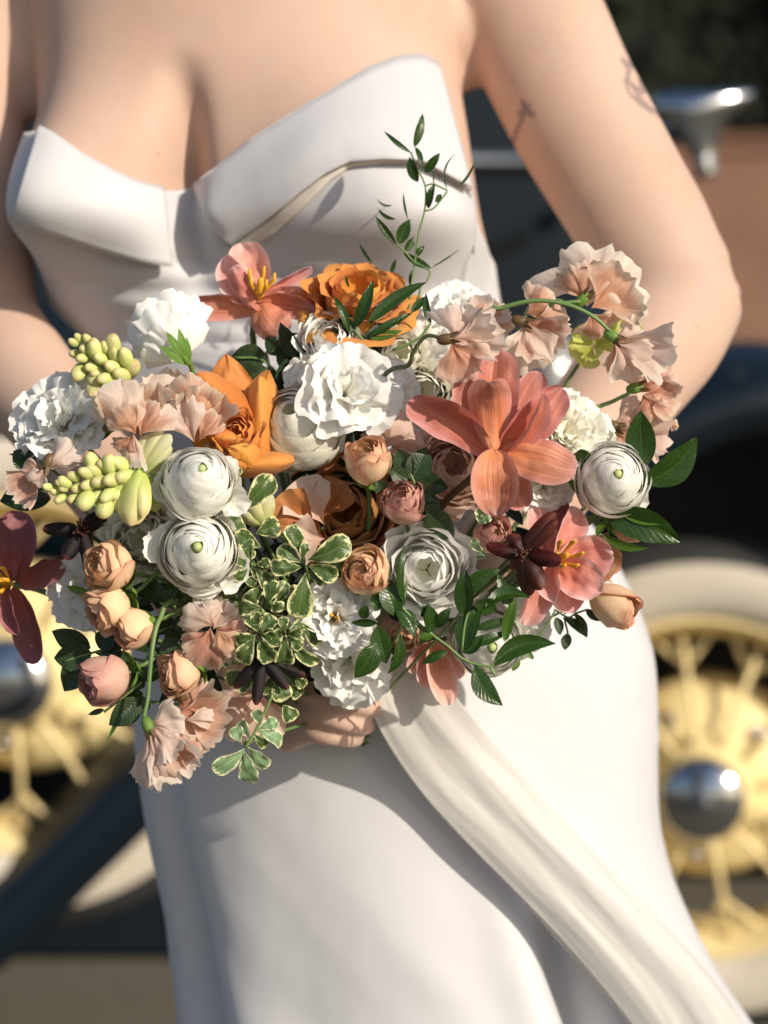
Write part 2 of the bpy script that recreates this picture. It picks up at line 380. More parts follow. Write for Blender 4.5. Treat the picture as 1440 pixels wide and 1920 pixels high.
def fan(name, P0, P1, spread, mat, parent, roll=0.0, bend=0.0, cup=0.0, ruf=0.12, nr=4.0, frill=0.0, lobe=0.15, notch=0.0, crump=0.08,
        nu=30, nv=16, seed=0, view=None, jag=0.0, curl=0.0):
    """fan shaped petal with a ruffled outer edge, P0 = claw, P1 = middle of the rim"""
    X, Y, Z, L = frame(P0, P1, roll, view)
    A = radians(spread) / 2
    vs = []; uvs = []
    sd_ = seed * 3.31 + 0.7
    for j in range(nv + 1):
        v = j / nv
        for i in range(nu + 1):
            u = -1 + 2 * i / nu
            al = u * A * (0.35 + 0.65 * min(1, v * 1.6)) if v > 0 else u * A * 0.35
            rr = L * v * (1 - lobe * u * u - notch * exp(-(u / 0.16) ** 2) * v + jag * v * noise.noise(V((u * 9, sd_, 0))))
            z = bend * L * 4 * v * (1 - v) + cup * L * (u * u) * v
            z += ruf * L * v ** 2 * (2.1 * noise.noise(V((u * nr * .8 + sd_, v * 1.1, sd_ * 1.7))) + .3 * sin(nr * pi * u + sd_))
            z += frill * L * v ** 4 * 2.6 * noise.noise(V((u * nr * 2.6 + sd_ * 2, v * 1.5, sd_)))
            z += crump * L * v * noise.noise(V((u * 2.2 + sd_, v * 2.6, sd_)))
            z -= curl * L * v ** 4
            lat = crump * 0.8 * L * v * noise.noise(V((u * 3 + sd_, v * 2.0, sd_ + 9)))
            vs.append(P0 + Y * (rr * cos(al)) + X * (rr * sin(al) + lat) + Z * z)
            uvs.append(((u + 1) / 2, v))
    return mk(name, vs, grid_faces(nu, nv), mat, parent, uvs)


def tube(name, pts, rads, mat, parent, n=8, caps=True):
    if not isinstance(rads, (list, tuple)): rads = [rads] * len(pts)
    vs = []; k = len(pts)
    prev = None
    for i, p in enumerate(pts):
        t = (pts[min(i + 1, k - 1)] - pts[max(i - 1, 0)]).normalized()
        if prev is None:
            s = t.cross(V((0, 0, 1)));
            if s.length < 0.1: s = t.cross(V((1, 0, 0)))
        else:
            s = prev - t * prev.dot(t)
        s.normalize(); prev = s
        q = t.cross(s)
        for a in range(n):
            an = 2 * pi * a / n
            vs.append(p + (s * cos(an) + q * sin(an)) * rads[i])
    f = grid_faces(n, k - 1, True)
    if caps:
        f.append(tuple(range(n - 1, -1, -1))); f.append(tuple(range((k - 1) * n, k * n)))
    return mk(name, vs, f, mat, parent)


def smooth_pts(pts, m=6):
    """Catmull-Rom through the points"""
    out = []
    P = [pts[0] * 2 - pts[1]] + list(pts) + [pts[-1] * 2 - pts[-2]]
    for i in range(1, len(P) - 2):
        for k in range(m):
            t = k / m
            a, b, c, d = P[i - 1], P[i], P[i + 1], P[i + 2]
            out.append(((b * 2) + (c - a) * t + (a * 2 - b * 5 + c * 4 - d) * t * t + (b * 3 - a - c * 3 + d) * t ** 3) * 0.5)
    out.append(pts[-1].copy())
    return out


BIND = at(640, 1345, 1.705)


def stem_to_bind(parent, P, axis, r=0.0016, mat='stem_green', back=0.05):
    e = BIND + V((R_.uniform(-.012, .012), R_.uniform(-.008, .008), R_.uniform(-.01, .01)))
    b = P - axis * back
    mid = (b + e) / 2 + FW * 0.01
    tail = at(665 + R_.uniform(-14, 22), 1385 + R_.uniform(-6, 8), 1.70 + R_.uniform(-.01, .02))
    return tube('stem', smooth_pts([P - axis * 0.004, b, mid, e, tail], 4), [r] * 17, mat, parent, n=6)


def ax(a):
    return (RT * a[0] + UP * a[1] - FW * a[2]).normalized()


def basis(A, roll=0.0):
    t = UP if abs(A.dot(UP)) < 0.9 else RT
    X = t.cross(A).normalized(); Y = A.cross(X)
    return (X * cos(roll) + Y * sin(roll)), (Y * cos(roll) - X * sin(roll))


def shell(parent, C, A, r, az, half, tend, mat, name='petal', zoff=0.0, rnd=0.35, tail=0.0, curl=0.0, ruf=0.0, lift=0.0, point=0.0, hs=1.0, seed=0,
          roll=0.0, nu=12, nv=14, tstart=0.06, tight=0.0):
    """cupped petal hugging a ball of radius r about C + A*zoff; it rises to polar angle tend, then a tail turns outwards by curl"""
    X, Y = basis(A, roll)
    n = 40; prof = [(r * sin(tstart), -r * cos(tstart))]
    body = r * (tend - tstart); tot = body + tail * r
    R0, Z0 = prof[0]
    for k in range(1, n + 1):
        s = tot * (k - 0.5) / n
        if s < body: psi = tstart + s / r
        else: psi = tend - curl * ((s - body) / max(tail * r, 1e-6)) ** 0.8
        R0 += cos(psi) * tot / n; Z0 += sin(psi) * tot / n * hs
        prof.append((R0, Z0))
    vs = []; uvs = []
    for j in range(nv + 1):
        v = j / nv
        for i in range(nu + 1):
            u = -1 + 2 * i / nu
            s = v * (1 - rnd * abs(u) ** 2.4 + point * max(0, 1 - abs(u) * 2.2) * 0.5 + (0.05 * ruf / 0.05 * noise.noise(V((u * 3 + seed, seed, 0))) if ruf else 0))
            s = min(max(s, 0), 1.08)
            k = min(s * n, n - 0.001) if s <= 1 else n - 0.001
            k0 = int(k); f = k - k0
            Rr = prof[k0][0] * (1 - f) + prof[k0 + 1][0] * f
            Zz = prof[k0][1] * (1 - f) + prof[k0 + 1][1] * f
            wv = min(1.0, 0.45 + v * 1.1)
            a = az + u * half * wv
            Rr += lift * r * u * u * v + ruf * r * v ** 3 * noise.noise(V((u * 2.6 + seed * 1.3, v * 2, seed)))*2.0 + (tight * r * u * v)
            Zz += ruf * r * v ** 3 * noise.noise(V((u * 2.6 + seed, 7.7, v * 2)))
            vs.append(C + A * (zoff + Zz) + X * (Rr * cos(a)) + Y * (Rr * sin(a)))
            uvs.append(((u + 1) / 2, v))
    return mk(name, vs, grid_faces(nu, nv), mat, parent, uvs)


def ellips(name, C, A, rl, rw, mat, parent, lobes=0, nu=12, nv=10, taper=0.0, roll=0.0, bend=0.0):
    X, Y = basis(A, roll)
    vs = []; uvs = []
    for j in range(nv + 1):
        v = j / nv; t = pi * v
        for i in range(nu + 1):
            a = 2 * pi * i / nu
            rr = rw * sin(t) ** 0.8 * (1 + (0.13 * (abs(cos(lobes * a / 2)) - .5) if lobes else 0)) * (1 - taper * (v - 0.5))
            vs.append(C + A * (-rl * cos(t)) + X * (rr * cos(a) + bend * rw * sin(t)) + Y * (rr * sin(a)))
            uvs.append(((lobes * i / nu) % 1.0 if lobes else i / nu, v))
    return mk(name, vs, grid_faces(nu, nv), mat, parent, uvs)


def px2m(p, d):
    return p / FPX * d


# ---------------------------------------------------------------- setting
def boxv(x0, x1, y0, y1, z0, z1):
    vs = [V((x, y, z)) for z in (z0, z1) for y in (y0, y1) for x in (x0, x1)]
    return vs, [(0, 2, 3, 1), (4, 5, 7, 6), (0, 1, 5, 4), (2, 6, 7, 3), (0, 4, 6, 2), (1, 3, 7, 5)]


o = mk('ground', [V((-600, -600, 0)), V((600, -600, 0)), V((600, 600, 0)), V((-600, 600, 0))], [(0, 1, 2, 3)], 'asphalt', smooth=False)
o['kind'] = 'structure'
vs, fs = boxv(-9, 12, 13.6, 13.9, 0, 2.05)
o = mk('garden_wall', vs, fs, 'brown_wall', smooth=False)
vs, fs = boxv(-9.05, 12.05, 13.55, 13.95, 2.052, 2.12)
c_ = mk('coping', vs, fs, 'brown_wall', o, smooth=False)
o['label'] = 'blurred low brown wall behind the car beneath the dark trees'; o['category'] = 'wall'


def tree(label, x, y, h, r, seed, n=2600):
    rr = random.Random(seed)
    t = thing('tree', label, 'tree', V((x, y, 0)), 'dark trees behind the brown wall')
    pts = [V((x, y, 0)), V((x + .05, y, h * .25)), V((x - .06, y + .05, h * .5)), V((x, y, h * .8))]
    tube('trunk', smooth_pts(pts, 4), [0.22 * (1 - i / 15) + .04 for i in range(13)], 'bark', t, n=10)
    vs = []; fs = []
    cl = [(V((x, y, h * .62)) + V((rr.gauss(0, r * .5), rr.gauss(0, r * .35), rr.gauss(0, h * .2))), rr.uniform(.35, .7)) for _ in range(26)]
    for i in range(n):
        c, s = rr.choice(cl)
        p_ = c + V((rr.gauss(0, 1), rr.gauss(0, 1), rr.gauss(0, 1))).normalized() * s * rr.uniform(.5, 1.0)
        a = V((rr.gauss(0, 1), rr.gauss(0, 1), rr.gauss(0, 1))).normalized(); b_ = a.orthogonal().normalized()
        q = rr.uniform(.06, .13); k = len(vs)
        vs += [p_ - a * q, p_ + b_ * q * .5, p_ + a * q, p_ - b_ * q * .5]; fs.append((k, k + 1, k + 2, k + 3))
    mk('crown', vs, fs, 'hedge_leaf', t, smooth=False)


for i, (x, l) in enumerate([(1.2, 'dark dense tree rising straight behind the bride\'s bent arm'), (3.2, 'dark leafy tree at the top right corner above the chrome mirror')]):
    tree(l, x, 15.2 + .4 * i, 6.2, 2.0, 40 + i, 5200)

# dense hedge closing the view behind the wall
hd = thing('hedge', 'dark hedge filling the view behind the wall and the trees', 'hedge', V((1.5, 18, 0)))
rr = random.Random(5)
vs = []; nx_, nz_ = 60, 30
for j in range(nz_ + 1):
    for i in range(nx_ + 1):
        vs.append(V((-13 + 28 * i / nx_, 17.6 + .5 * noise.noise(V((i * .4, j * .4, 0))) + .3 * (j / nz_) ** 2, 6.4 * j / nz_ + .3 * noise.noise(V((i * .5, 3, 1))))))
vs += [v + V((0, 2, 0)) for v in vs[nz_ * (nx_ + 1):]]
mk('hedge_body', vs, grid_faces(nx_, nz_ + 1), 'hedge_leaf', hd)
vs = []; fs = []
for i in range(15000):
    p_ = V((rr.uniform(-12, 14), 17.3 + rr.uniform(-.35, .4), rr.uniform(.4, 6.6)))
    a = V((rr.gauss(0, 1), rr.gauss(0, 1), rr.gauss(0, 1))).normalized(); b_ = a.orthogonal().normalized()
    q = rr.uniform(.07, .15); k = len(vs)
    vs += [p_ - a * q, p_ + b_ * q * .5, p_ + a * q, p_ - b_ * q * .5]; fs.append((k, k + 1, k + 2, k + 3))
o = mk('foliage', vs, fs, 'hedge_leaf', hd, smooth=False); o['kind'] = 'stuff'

# ---------------------------------------------------------------- the old car
car = thing('vintage_car', 'dark navy vintage car with yellow wire wheels and whitewall tyres behind the bride', 'car', V((0.3, 3.6, 0)))


def torus_prof(name, C, A, prof, mat, parent, n=72):
    """prof: list of (radius, offset along axis), revolved about A through C"""
    X, Y = basis(A)
    vs = []; k = len(prof)
    for i in range(n):
        a = 2 * pi * i / n
        for r, z in prof: vs.append(C + A * z + X * (r * cos(a)) + Y * (r * sin(a)))
    fs = []
    for i in range(n):
        b_ = ((i + 1) % n) * k
        for j in range(k - 1): fs.append((i * k + j, b_ + j, b_ + j + 1, i * k + j + 1))
    return mk(name, vs, fs, mat, parent)


def wheel(label, C, A, spin):
    wob = bpy.data.objects.new('wheel', None); col.objects.link(wob); wob.parent = car; wob.location = C - V(car.location); wob['label'] = label
    tyre = [(0.252, -.075), (0.285, -.085), (.335, -.085), (.362, -.06), (.372, -.03), (.372, .03), (.362, .058), (.345, .072), (.336, .077)]
    torus_prof('tyre', C, A, tyre, 'rubber', wob)
    torus_prof('whitewall', C, A, [(.3362, .0772), (.325, .083), (.305, .086), (.280, .084), (.262, .074), (.252, .060)], 'whitewall', wob)
    torus_prof('rim', C, A, [(.2525, .058), (.256, .066), (.250, .070), (.243, .062), (.236, .03), (.222, .010), (.218, -.01), (.222, -.05), (.25, -.074)], 'yellow_paint', wob)
    torus_prof('drum', C, A, [(0.0, .055), (.05, .050), (.09, .036), (.122, .018), (.142, -.002), (.152, -.03), (.152, -.08), (.10, -.1), (0.001, -.1)], 'yellow_paint', wob)
    torus_prof('hub', C, A, [(.085, .03), (.074, .07), (.066, .095), (.062, .105), (.050, .108), (.001, .110)], 'yellow_paint', wob)
    torus_prof('hubcap', C, A, [(.057, .106), (.062, .114), (.062, .134), (.060, .140), (.055, .145), (.044, .151), (.030, .156), (.015, .159), (.0005, .160)], 'chrome', wob)
    X, Y = basis(A)
    for k in range(12):
        a0 = spin + 2 * pi * k / 12
        j = C + X * (.178 * cos(a0)) + Y * (.178 * sin(a0)) + A * .024
        for dlt in (-.20, .20):
            a1 = a0 + dlt
            tube('spoke', [j, C + X * (.229 * cos(a1)) + Y * (.229 * sin(a1)) + A * .02],   .0050, 'yellow_paint', wob, n=6)
        tube('spoke', [C + X * (.070 * cos(a0)) + Y * (.070 * sin(a0)) + A * .082, C + X * (.13 * cos(a0)) + Y * (.13 * sin(a0)) + A * .050, C + X * (.232 * cos(a0)) + Y * (.232 * sin(a0)) + A * .028], .0050, 'yellow_paint', wob, n=8)
    for k in range(5):
        a1 = spin + .35 + 2 * pi * k / 5
        p_ = C + X * (.108 * cos(a1)) + Y * (.108 * sin(a1)) + A * .022
        tube('bolt', [p_, p_ + A * .012, p_ + A * .02], [.011, .011, .006], 'chrome', wob, n=6)
    return wob


Cw = aty(1325, 1462, 3.3)
AXW = V((-.2, -1, -.02)).normalized()
wheel('front wheel standing on the asphalt right of the skirt', Cw, AXW, 1.72)
Cs = aty(52, 1255, 3.2)
wheel('spare wheel carried in the fender left of the bouquet', Cs, V((-.05, -1, .02)).normalized(), 1.55)


def sweep(name, path, width0, width1, mat, crown=.05, drop=.1, y0=3.1, n=10):
    """fender band: path in (px, py) at Y=y0, running back to y0+width"""
    P_ = smooth_pts([aty(a_, b_, y0) for a_, b_ in path], 8)
    vs = []; k = len(P_)
    for i, p_ in enumerate(P_):
        t = (P_[min(i + 1, k - 1)] - P_[max(i - 1, 0)]).normalized()
        nrm = V((-t.z, 0, t.x)); nrm = nrm if nrm.z > 0 or abs(t.z) > .9 else -nrm
        if nrm.z < 0: nrm = -nrm
        wd = width0 + (width1 - width0) * i / (k - 1)
        vs.append(p_ - nrm * drop + V((0, .012, 0)))
        for j in range(n + 1):
            s = j / n
            vs.append(p_ + V((0, s * wd, 0)) + nrm * (crown * sin(pi * min(1, s * 1.0)) ** .6))
    return mk(name, vs, grid_faces(n + 1, k - 1), mat, car, solid=.006)


sweep('front_fender', [(1900, 1500), (1830, 1150), (1680, 860), (1480, 745), (1280, 790), (1080, 930), (860, 1100), (600, 1260), (330, 1425), (150, 1590), (0, 1735), (-220, 1880), (-500, 1960)],
      .42, .30, 'navy_paint', crown=.07, drop=.05, y0=3.06)
vs, fs = boxv(-2.2, 1.9, 3.75, 4.6, .30, .62)
mk('chassis', vs, fs, 'dark_metal', car, smooth=False)
vs, fs = boxv(-2.6, .22, 3.56, 3.62, .015, .52)  # dark panel down to the ground, standing in for the shade under the car
mk('under_car_shade', vs, fs, 'navy_paint', car, smooth=False)
# bonnet and scuttle as a rounded long box
bp = [(.60, 3.72), (.80, 3.70), (1.00, 3.72), (1.12, 3.80), (1.18, 3.95), (1.20, 4.15)]
vs = []
xs = [-2.6, -1.6, -.6, .0, .25, .42]
for x_ in xs:
    for (z_, y_) in bp: vs.append(V((x_, y_ + max(0, x_ - .1) * .15, z_ * (1.02 if x_ < -.6 else 1.0))))
k = len(bp)
fs = [(i * k + j, (i + 1) * k + j, (i + 1) * k + j + 1, i * k + j + 1) for i in range(len(xs) - 1) for j in range(k - 1)]
mk('bonnet', vs, fs, 'navy_paint', car, solid=.004)
tube('belt_moulding', [V((-2.6, 3.74, 1.31)), V((-.4, 3.74, 1.31)), V((.33, 3.745, 1.30))], .013, 'chrome', car)
vs, fs = boxv(-2.6, .325, 3.76, 4.5, .6, 1.44)
mk('cabin_side', vs, fs, 'navy_paint', car, smooth=False)
# chrome mirror on its arm, right of the bride's arm
Hm = aty(1318, 205, 3.2)
mir = bpy.data.objects.new('side_mirror', None); col.objects.link(mir); mir.parent = car; mir.location = Hm - V(car.location)
vs = []
RG = [(1326, 330, .014, .014), (1318, 285, .020, .016), (1306, 250, .034, .022), (1304, 225, .050, .028), (1310, 205, .064, .030), (1318, 190, .072, .028), (1322, 178, .070, .022), (1322, 172, .05, .012), (1322, 171, .001, .001)]
for (a_, b_, rx, ry) in RG:
    c0 = aty(a_, b_, 3.2)
    for k in range(28):
        an = 2 * pi * k / 28; ex = rx * cos(an)
        vs.append(c0 + V((ex, ry * sin(an) * (1 - .4 * max(0, ex / rx)), .10 * max(0, ex) * (rx / .07))))
mk('mirror_shell', vs, grid_faces(28, len(RG) - 1, True), 'chrome', mir)
tube('mirror_arm', smooth_pts([aty(1322, 335, 3.2), aty(1316, 290, 3.2), aty(1290, 250, 3.22), aty(1220, 262, 3.35), aty(1120, 330, 3.55), aty(1020, 420, 3.72)], 4), [.015] * 21, 'chrome', mir, n=14)
# dark box added for the shade below the body
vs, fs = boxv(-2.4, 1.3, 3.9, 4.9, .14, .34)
mk('underside_shade', vs, fs, 'dark_metal', car, smooth=False)

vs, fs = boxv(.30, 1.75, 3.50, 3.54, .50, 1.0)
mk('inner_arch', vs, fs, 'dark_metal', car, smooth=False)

# ---------------------------------------------------------------- the bride
YC = 1.93
ROWS = [  # py, left px, right px, half depth
    (-330, 300, 560, .060), (-260, 270, 590, .070), (-200, 120, 770, .085), (-120, 60, 840, .10), (0, 62, 850, .112), (120, 70, 857, .118), (235, 75, 874, .12), (400, 68, 896, .12), (480, 78, 915, .115), (570, 112, 925, .11),
    (640, 175, 932, .105), (760, 215, 960, .105), (900, 259, 1016, .115), (1020, 269, 1106, .125), (1200, 280, 1182, .14), (1330, 286, 1192, .15), (1440, 296, 1194, .155), (1560, 316, 1204, .16),
    (1700, 346, 1248, .17), (1820, 362, 1306, .18), (1920, 368, 1371, .20), (2300, 274, 1626, .27), (2700, 144, 1886, .34), (3150, -36, 2136, .42)]
TB = []
for py, l, r, b in ROWS:
    f_ = min(1, max(0, (py - 480) / 720)); y_ = YC - .05 * f_ * f_ * (3 - 2 * f_)      # hips stand a little forward of the shoulders
    a_ = aty(l, py, y_); c_ = aty(r, py, y_)
    TB.append((a_.z, (a_.x + c_.x) / 2, (c_.x - a_.x) / 2, b, y_))
TB.sort()


def body_row(z):
    T = TB
    if z <= T[0][0]: return T[0][1:]
    if z >= T[-1][0]: return T[-1][1:]
    for i in range(len(T) - 1):
        if T[i][0] <= z <= T[i + 1][0]:
            f = (z - T[i][0]) / (T[i + 1][0] - T[i][0])
            a, b, c, d = T[max(i - 1, 0)], T[i], T[i + 1], T[min(i + 2, len(T) - 1)]
            out = []
            for k in (1, 2, 3, 4):
                h = c[0] - b[0]
                m0 = (c[k] - a[k]) / max(c[0] - a[0], 1e-6) * h; m1 = (d[k] - b[k]) / max(d[0] - b[0], 1e-6) * h
                out.append((2 * f ** 3 - 3 * f ** 2 + 1) * b[k] + (f ** 3 - 2 * f ** 2 + f) * m0 + (-2 * f ** 3 + 3 * f ** 2) * c[k] + (f ** 3 - f ** 2) * m1)
            return out


ZB = aty(400, 400, YC - .12).z
ZT = aty(400, 60, YC).z
ZW = aty(400, 660, YC).z


def gz(z, zc, up, dn):
    return exp(-((z - zc) / (up if z > zc else dn)) ** 2)


def bump(th, z):
    L = .077 * exp(-((th - radians(-43)) / .36) ** 2) * gz(z, ZB + .005, .095, .05)
    Rr = .094 * exp(-((th - radians(31)) / .47) ** 2) * gz(z, ZB, .095, .052)
    # cleavage fold
    k = max(0, 1 - abs(z - ZB - .03) / .10)
    cr = -.045 * exp(-((th - radians(-15)) / .085) ** 2) * k
    bel = .018 * exp(-(th / .8) ** 2) * exp(-((z - .80) / .12) ** 2)
    return L + Rr + cr + bel


def skirt_fold(th, z):
    """drape of the skirt, growing towards the hem"""
    zt = aty(900, 1440, YC).z
    k = max(0.0, (zt - z))
    s = 0
    s += -.060 * exp(-((th - .50) / .075) ** 2) * min(1, k / .2)
    s += .020 * exp(-((th - .72) / .13) ** 2) * min(1, k / .2)
    s += .012 * exp(-((th - .32) / .10) ** 2) * min(1, k / .2)
    s += -.022 * exp(-((th + 1.05) / .10) ** 2) * min(1, (k + .08) / .22)
    s += .03 * k * sin(th * 9 + 2.0) * .5 + .04 * k * k * sin(th * 14)
    s += .006 * noise.noise(V((th * 2.0, z * 5, 2))) + .0012 * noise.noise(V((th * 5 + z * 14, z * 9, 8)))
    return s


def T(th, z, off=0.0, skirt=False):
    cx, W, B, yc = body_row(z)
    e = off + bump(th, z) * (0 if skirt and z < ZW - .1 else 1) + (skirt_fold(th, z) if skirt else 0)
    x = cx + (W) * sin(th); y = yc - B * cos(th)
    nx = sin(th) / W; ny = -cos(th) / B; l = sqrt(nx * nx + ny * ny)
    return V((x + nx / l * e, y + ny / l * e, z))


def surf(px, py, off=0.0):
    """where the view ray through a pixel meets the body: solve theta and z"""
    th = 0.0; z = aty(px, py, YC - .15).z
    for it in range(30):
        p_ = T(th, z, off); X_, Y_ = proj(p_)
        ex = px - X_; ey = py - Y_
        if abs(ex) < .5 and abs(ey) < .5: break
        p2 = T(th + .02, z, off); X2, Y2 = proj(p2)
        dx = (X2 - X_) / .02
        if abs(dx) < 60: dx = 60 if dx >= 0 else -60
        th = min(max(th + max(-.15, min(.15, ex / dx)) * .9, -1.5), 1.5)
        z += ey / FPX * -1.85 * .9
    return T(th, z, off)


me_v = []; me_f = []


def add_grid(rows, closed=True, cap=True):
    base = len(me_v); n = len(rows[0]); m = len(rows)
    for r_ in rows: me_v.extend(r_)
    for j in range(m - 1):
        for i in range(n if closed else n - 1):
            a = base + j * n + i; b = base + j * n + (i + 1) % n
            me_f.append((a, b, b + n, a + n))
    if cap:
        me_f.append(tuple(base + i for i in range(n - 1, -1, -1))); me_f.append(tuple(base + (m - 1) * n + i for i in range(n)))


rows = []
zs = [TB[0][0]]
z = aty(500, 1250, YC).z; ztop = aty(450, -330, YC).z
while z < ztop:
    rows.append([T(2 * pi * i / 160 - pi, z) for i in range(160)]); z += .005
add_grid(rows)


def limb(pts, rads, n=44, flat=None):
    P_ = smooth_pts(pts, 8); k = len(P_)
    rr = []
    for i in range(k):
        f = i / (k - 1) * (len(rads) - 1); a = int(min(f, len(rads) - 2)); g_ = f - a; g_ = g_ * g_ * (3 - 2 * g_)
        rr.append(rads[a] * (1 - g_) + rads[a + 1] * g_)
    rows = []; prev = None
    for i, p_ in enumerate(P_):
        t = (P_[min(i + 1, k - 1)] - P_[max(i - 1, 0)]).normalized()
        s = (V((0, 1, 0)) if prev is None else prev); s = (s - t * s.dot(t)).normalized(); prev = s; q = t.cross(s)
        fl = flat if flat else 1.0
        rows.append([p_ + (s * cos(2 * pi * a / n) * fl + q * sin(2 * pi * a / n)) * rr[i] for a in range(n)])
    # rounded ends
    e0 = [[P_[0] + (v - P_[0]) * .6 + (P_[0] - P_[1]).normalized() * rr[0] * .6 for v in rows[0]]]
    e1 = [[P_[-1] + (v - P_[-1]) * .6 + (P_[-1] - P_[-2]).normalized() * rr[-1] * .6 for v in rows[-1]]]
    add_grid(e0 + rows + e1)


# her left arm (right in the photo)
limb([at(760, -120, 1.93), at(905, -95, 1.925), at(985, 20, 1.92), at(1075, 200, 1.90), at(1190, 400, 1.885), at(1272, 535, 1.875)], [.055, .066, .063, .0600, .0565, .050], flat=.95)
limb([at(1285, 548, 1.872), at(1245, 628, 1.855), at(1165, 735, 1.82), at(1040, 890, 1.77), at(900, 1060, 1.735), at(815, 1165, 1.725)], [.0515, .0515, .047, .038, .029, .027], flat=.95)
limb([at(1240, 525, 1.885), at(1316, 548, 1.880), at(1352, 556, 1.885)], [.040, .034, .022])
limb([at(780, -40, 1.925), at(832, 60, 1.92), at(852, 140, 1.925)], [.05, .044, .028])
limb([at(110, -40, 1.93), at(70, 80, 1.92), at(58, 190, 1.92)], [.045, .038, .024])
# her right arm (left in the photo)
limb([at(160, -130, 1.94), at(15, -110, 1.94), at(-55, 20, 1.93), at(-72, 200, 1.915), at(-60, 400, 1.90), at(-30, 600, 1.89)], [.055, .062, .060, .056, .052, .046], flat=.95)
limb([at(-32, 600, 1.89), at(25, 690, 1.86), at(120, 800, 1.82), at(260, 980, 1.765), at(380, 1150, 1.735), at(455, 1250, 1.725)], [.046, .047, .041, .034, .028, .0265], flat=.95)


def hand(wrist, knuck, side, fingers, thumb, r=.0085):
    c = (wrist + knuck) / 2
    # palm as a fan of overlapping limbs
    for k in range(4):
        f = (k - 1.5)
        limb([wrist + side * f * .009, c + side * f * .015, knuck + side * f * .0195], [.0135, .0135, .0095], n=14)
    for pts in fingers: limb(pts, [.0088, .0084, .0081, .0074, .0062][:len(pts)], n=14)
    limb(thumb, [.0135, .0115, .0105, .0082], n=14)


# hand under the bouquet: fingers wrap the stems and point right
k0 = at(540, 1318, 1.705)
sd_ = (UP * -1)
hand(at(462, 1262, 1.72), k0, sd_, [
    [k0 + UP * .033, at(585, 1262, 1.665), at(640, 1270, 1.648), at(690, 1280, 1.66), at(712, 1286, 1.69)],
    [k0 + UP * .011, at(590, 1303, 1.662), at(645, 1315, 1.645), at(690, 1326, 1.658), at(708, 1328, 1.69)],
    [k0 - UP * .009, at(590, 1342, 1.664), at(635, 1350, 1.650), at(672, 1360, 1.662), at(690, 1362, 1.69)],
    [k0 - UP * .029, at(580, 1374, 1.670), at(615, 1378, 1.660), at(650, 1384, 1.668), at(668, 1386, 1.69)]],
     [at(480, 1245, 1.72), at(540, 1190, 1.70), at(590, 1170, 1.69), at(630, 1175, 1.685)])
# her left hand behind, closed over the first
k1 = at(742, 1240, 1.735)
hand(at(805, 1180, 1.73), k1, V((0, 0, 1)), [
    [k1 + UP * .030, at(700, 1190, 1.755), at(650, 1195, 1.76), at(600, 1205, 1.745), at(585, 1208, 1.72)],
    [k1 + UP * .010, at(695, 1228, 1.76), at(645, 1235, 1.765), at(595, 1245, 1.75), at(580, 1248, 1.725)],
    [k1 - UP * .010, at(697, 1268, 1.76), at(650, 1275, 1.765), at(605, 1283, 1.75), at(592, 1285, 1.725)],
    [k1 - UP * .028, at(702, 1305, 1.755), at(665, 1312, 1.76), at(628, 1318, 1.748), at(615, 1318, 1.73)]],
     [at(790, 1170, 1.715), at(740, 1160, 1.69), at(700, 1180, 1.68), at(670, 1200, 1.68)])

tmp = bpy.data.meshes.new('tmp'); tmp.from_pydata(me_v, [], me_f)
to = bpy.data.objects.new('tmp', tmp); col.objects.link(to)
rm = to.modifiers.new('r', 'REMESH'); rm.mode = 'VOXEL'; rm.voxel_size = .0022
sm = to.modifiers.new('s', 'SMOOTH'); sm.factor = .5; sm.iterations = 3
dg = bpy.context.evaluated_depsgraph_get()
bm_ = bpy.data.meshes.new_from_object(to.evaluated_get(dg))
bpy.data.objects.remove(to)
bm_.name = 'person'
bm_.polygons.foreach_set('use_smooth', [True] * len(bm_.polygons))
# tattoos, drawn as ink on the skin: a stem with a small flower, and a wreath on the outer arm
INK = []


def ink(pts, wpx):
    for i in range(len(pts) - 1): INK.append((pts[i], pts[i + 1], wpx))


ink([(958, 275), (966, 252), (978, 225), (984, 207)], 4)
ink([(975, 212), (986, 206), (998, 214)], 5); ink([(984, 206), (980, 190)], 4); ink([(984, 206), (993, 196)], 3)
ink([(1168, 112), (1180, 130), (1176, 150), (1190, 165), (1205, 168), (1212, 160)], 4)
ink([(1178, 120), (1188, 122)], 6); ink([(1190, 165), (1196, 180), (1212, 198), (1232, 212), (1246, 222)], 3.5)
ink([(1172, 150), (1180, 175), (1200, 195), (1222, 210)], 2.5); ink([(1202, 150), (1210, 168), (1204, 172)], 5)
mv = bm_.vertices; attr = bm_.attributes.new('ink', 'FLOAT', 'POINT')
vals = [0.0] * len(mv)
for i, v in enumerate(mv):
    co = v.co
    if co.z < 1.15 or co.x < .05 or v.normal.dot(CAM - co) < 0: continue
    X_, Y_ = proj(co)
    if 940 < X_ < 1260 and 90 < Y_ < 290:
        best = 0
        for (a, b, wp) in INK:
            dx, dy = b[0] - a[0], b[1] - a[1]; L2 = dx * dx + dy * dy
            t = min(1, max(0, ((X_ - a[0]) * dx + (Y_ - a[1]) * dy) / L2))
            dd = sqrt((X_ - a[0] - t * dx) ** 2 + (Y_ - a[1] - t * dy) ** 2)
            best = max(best, min(1, max(0, 1.5 - dd / wp)))
        vals[i] = min(.6, best)
attr.data.foreach_set('value', vals)
vg_ids = [v.index for v in bm_.vertices if not (v.co.z < .97 and abs(v.co.x) < .22 and v.co.y < 1.79)]
bm_.materials.append(M['skin'])
bride = bpy.data.objects.new('person', bm_); col.objects.link(bride)
bride['label'] = 'woman in an ivory strapless gown holding the bouquet in both hands, small arm tattoos'
bride['category'] = 'person'
g_ = bride.vertex_groups.new(name='large_forms'); g_.add(vg_ids, 1.0, 'REPLACE')
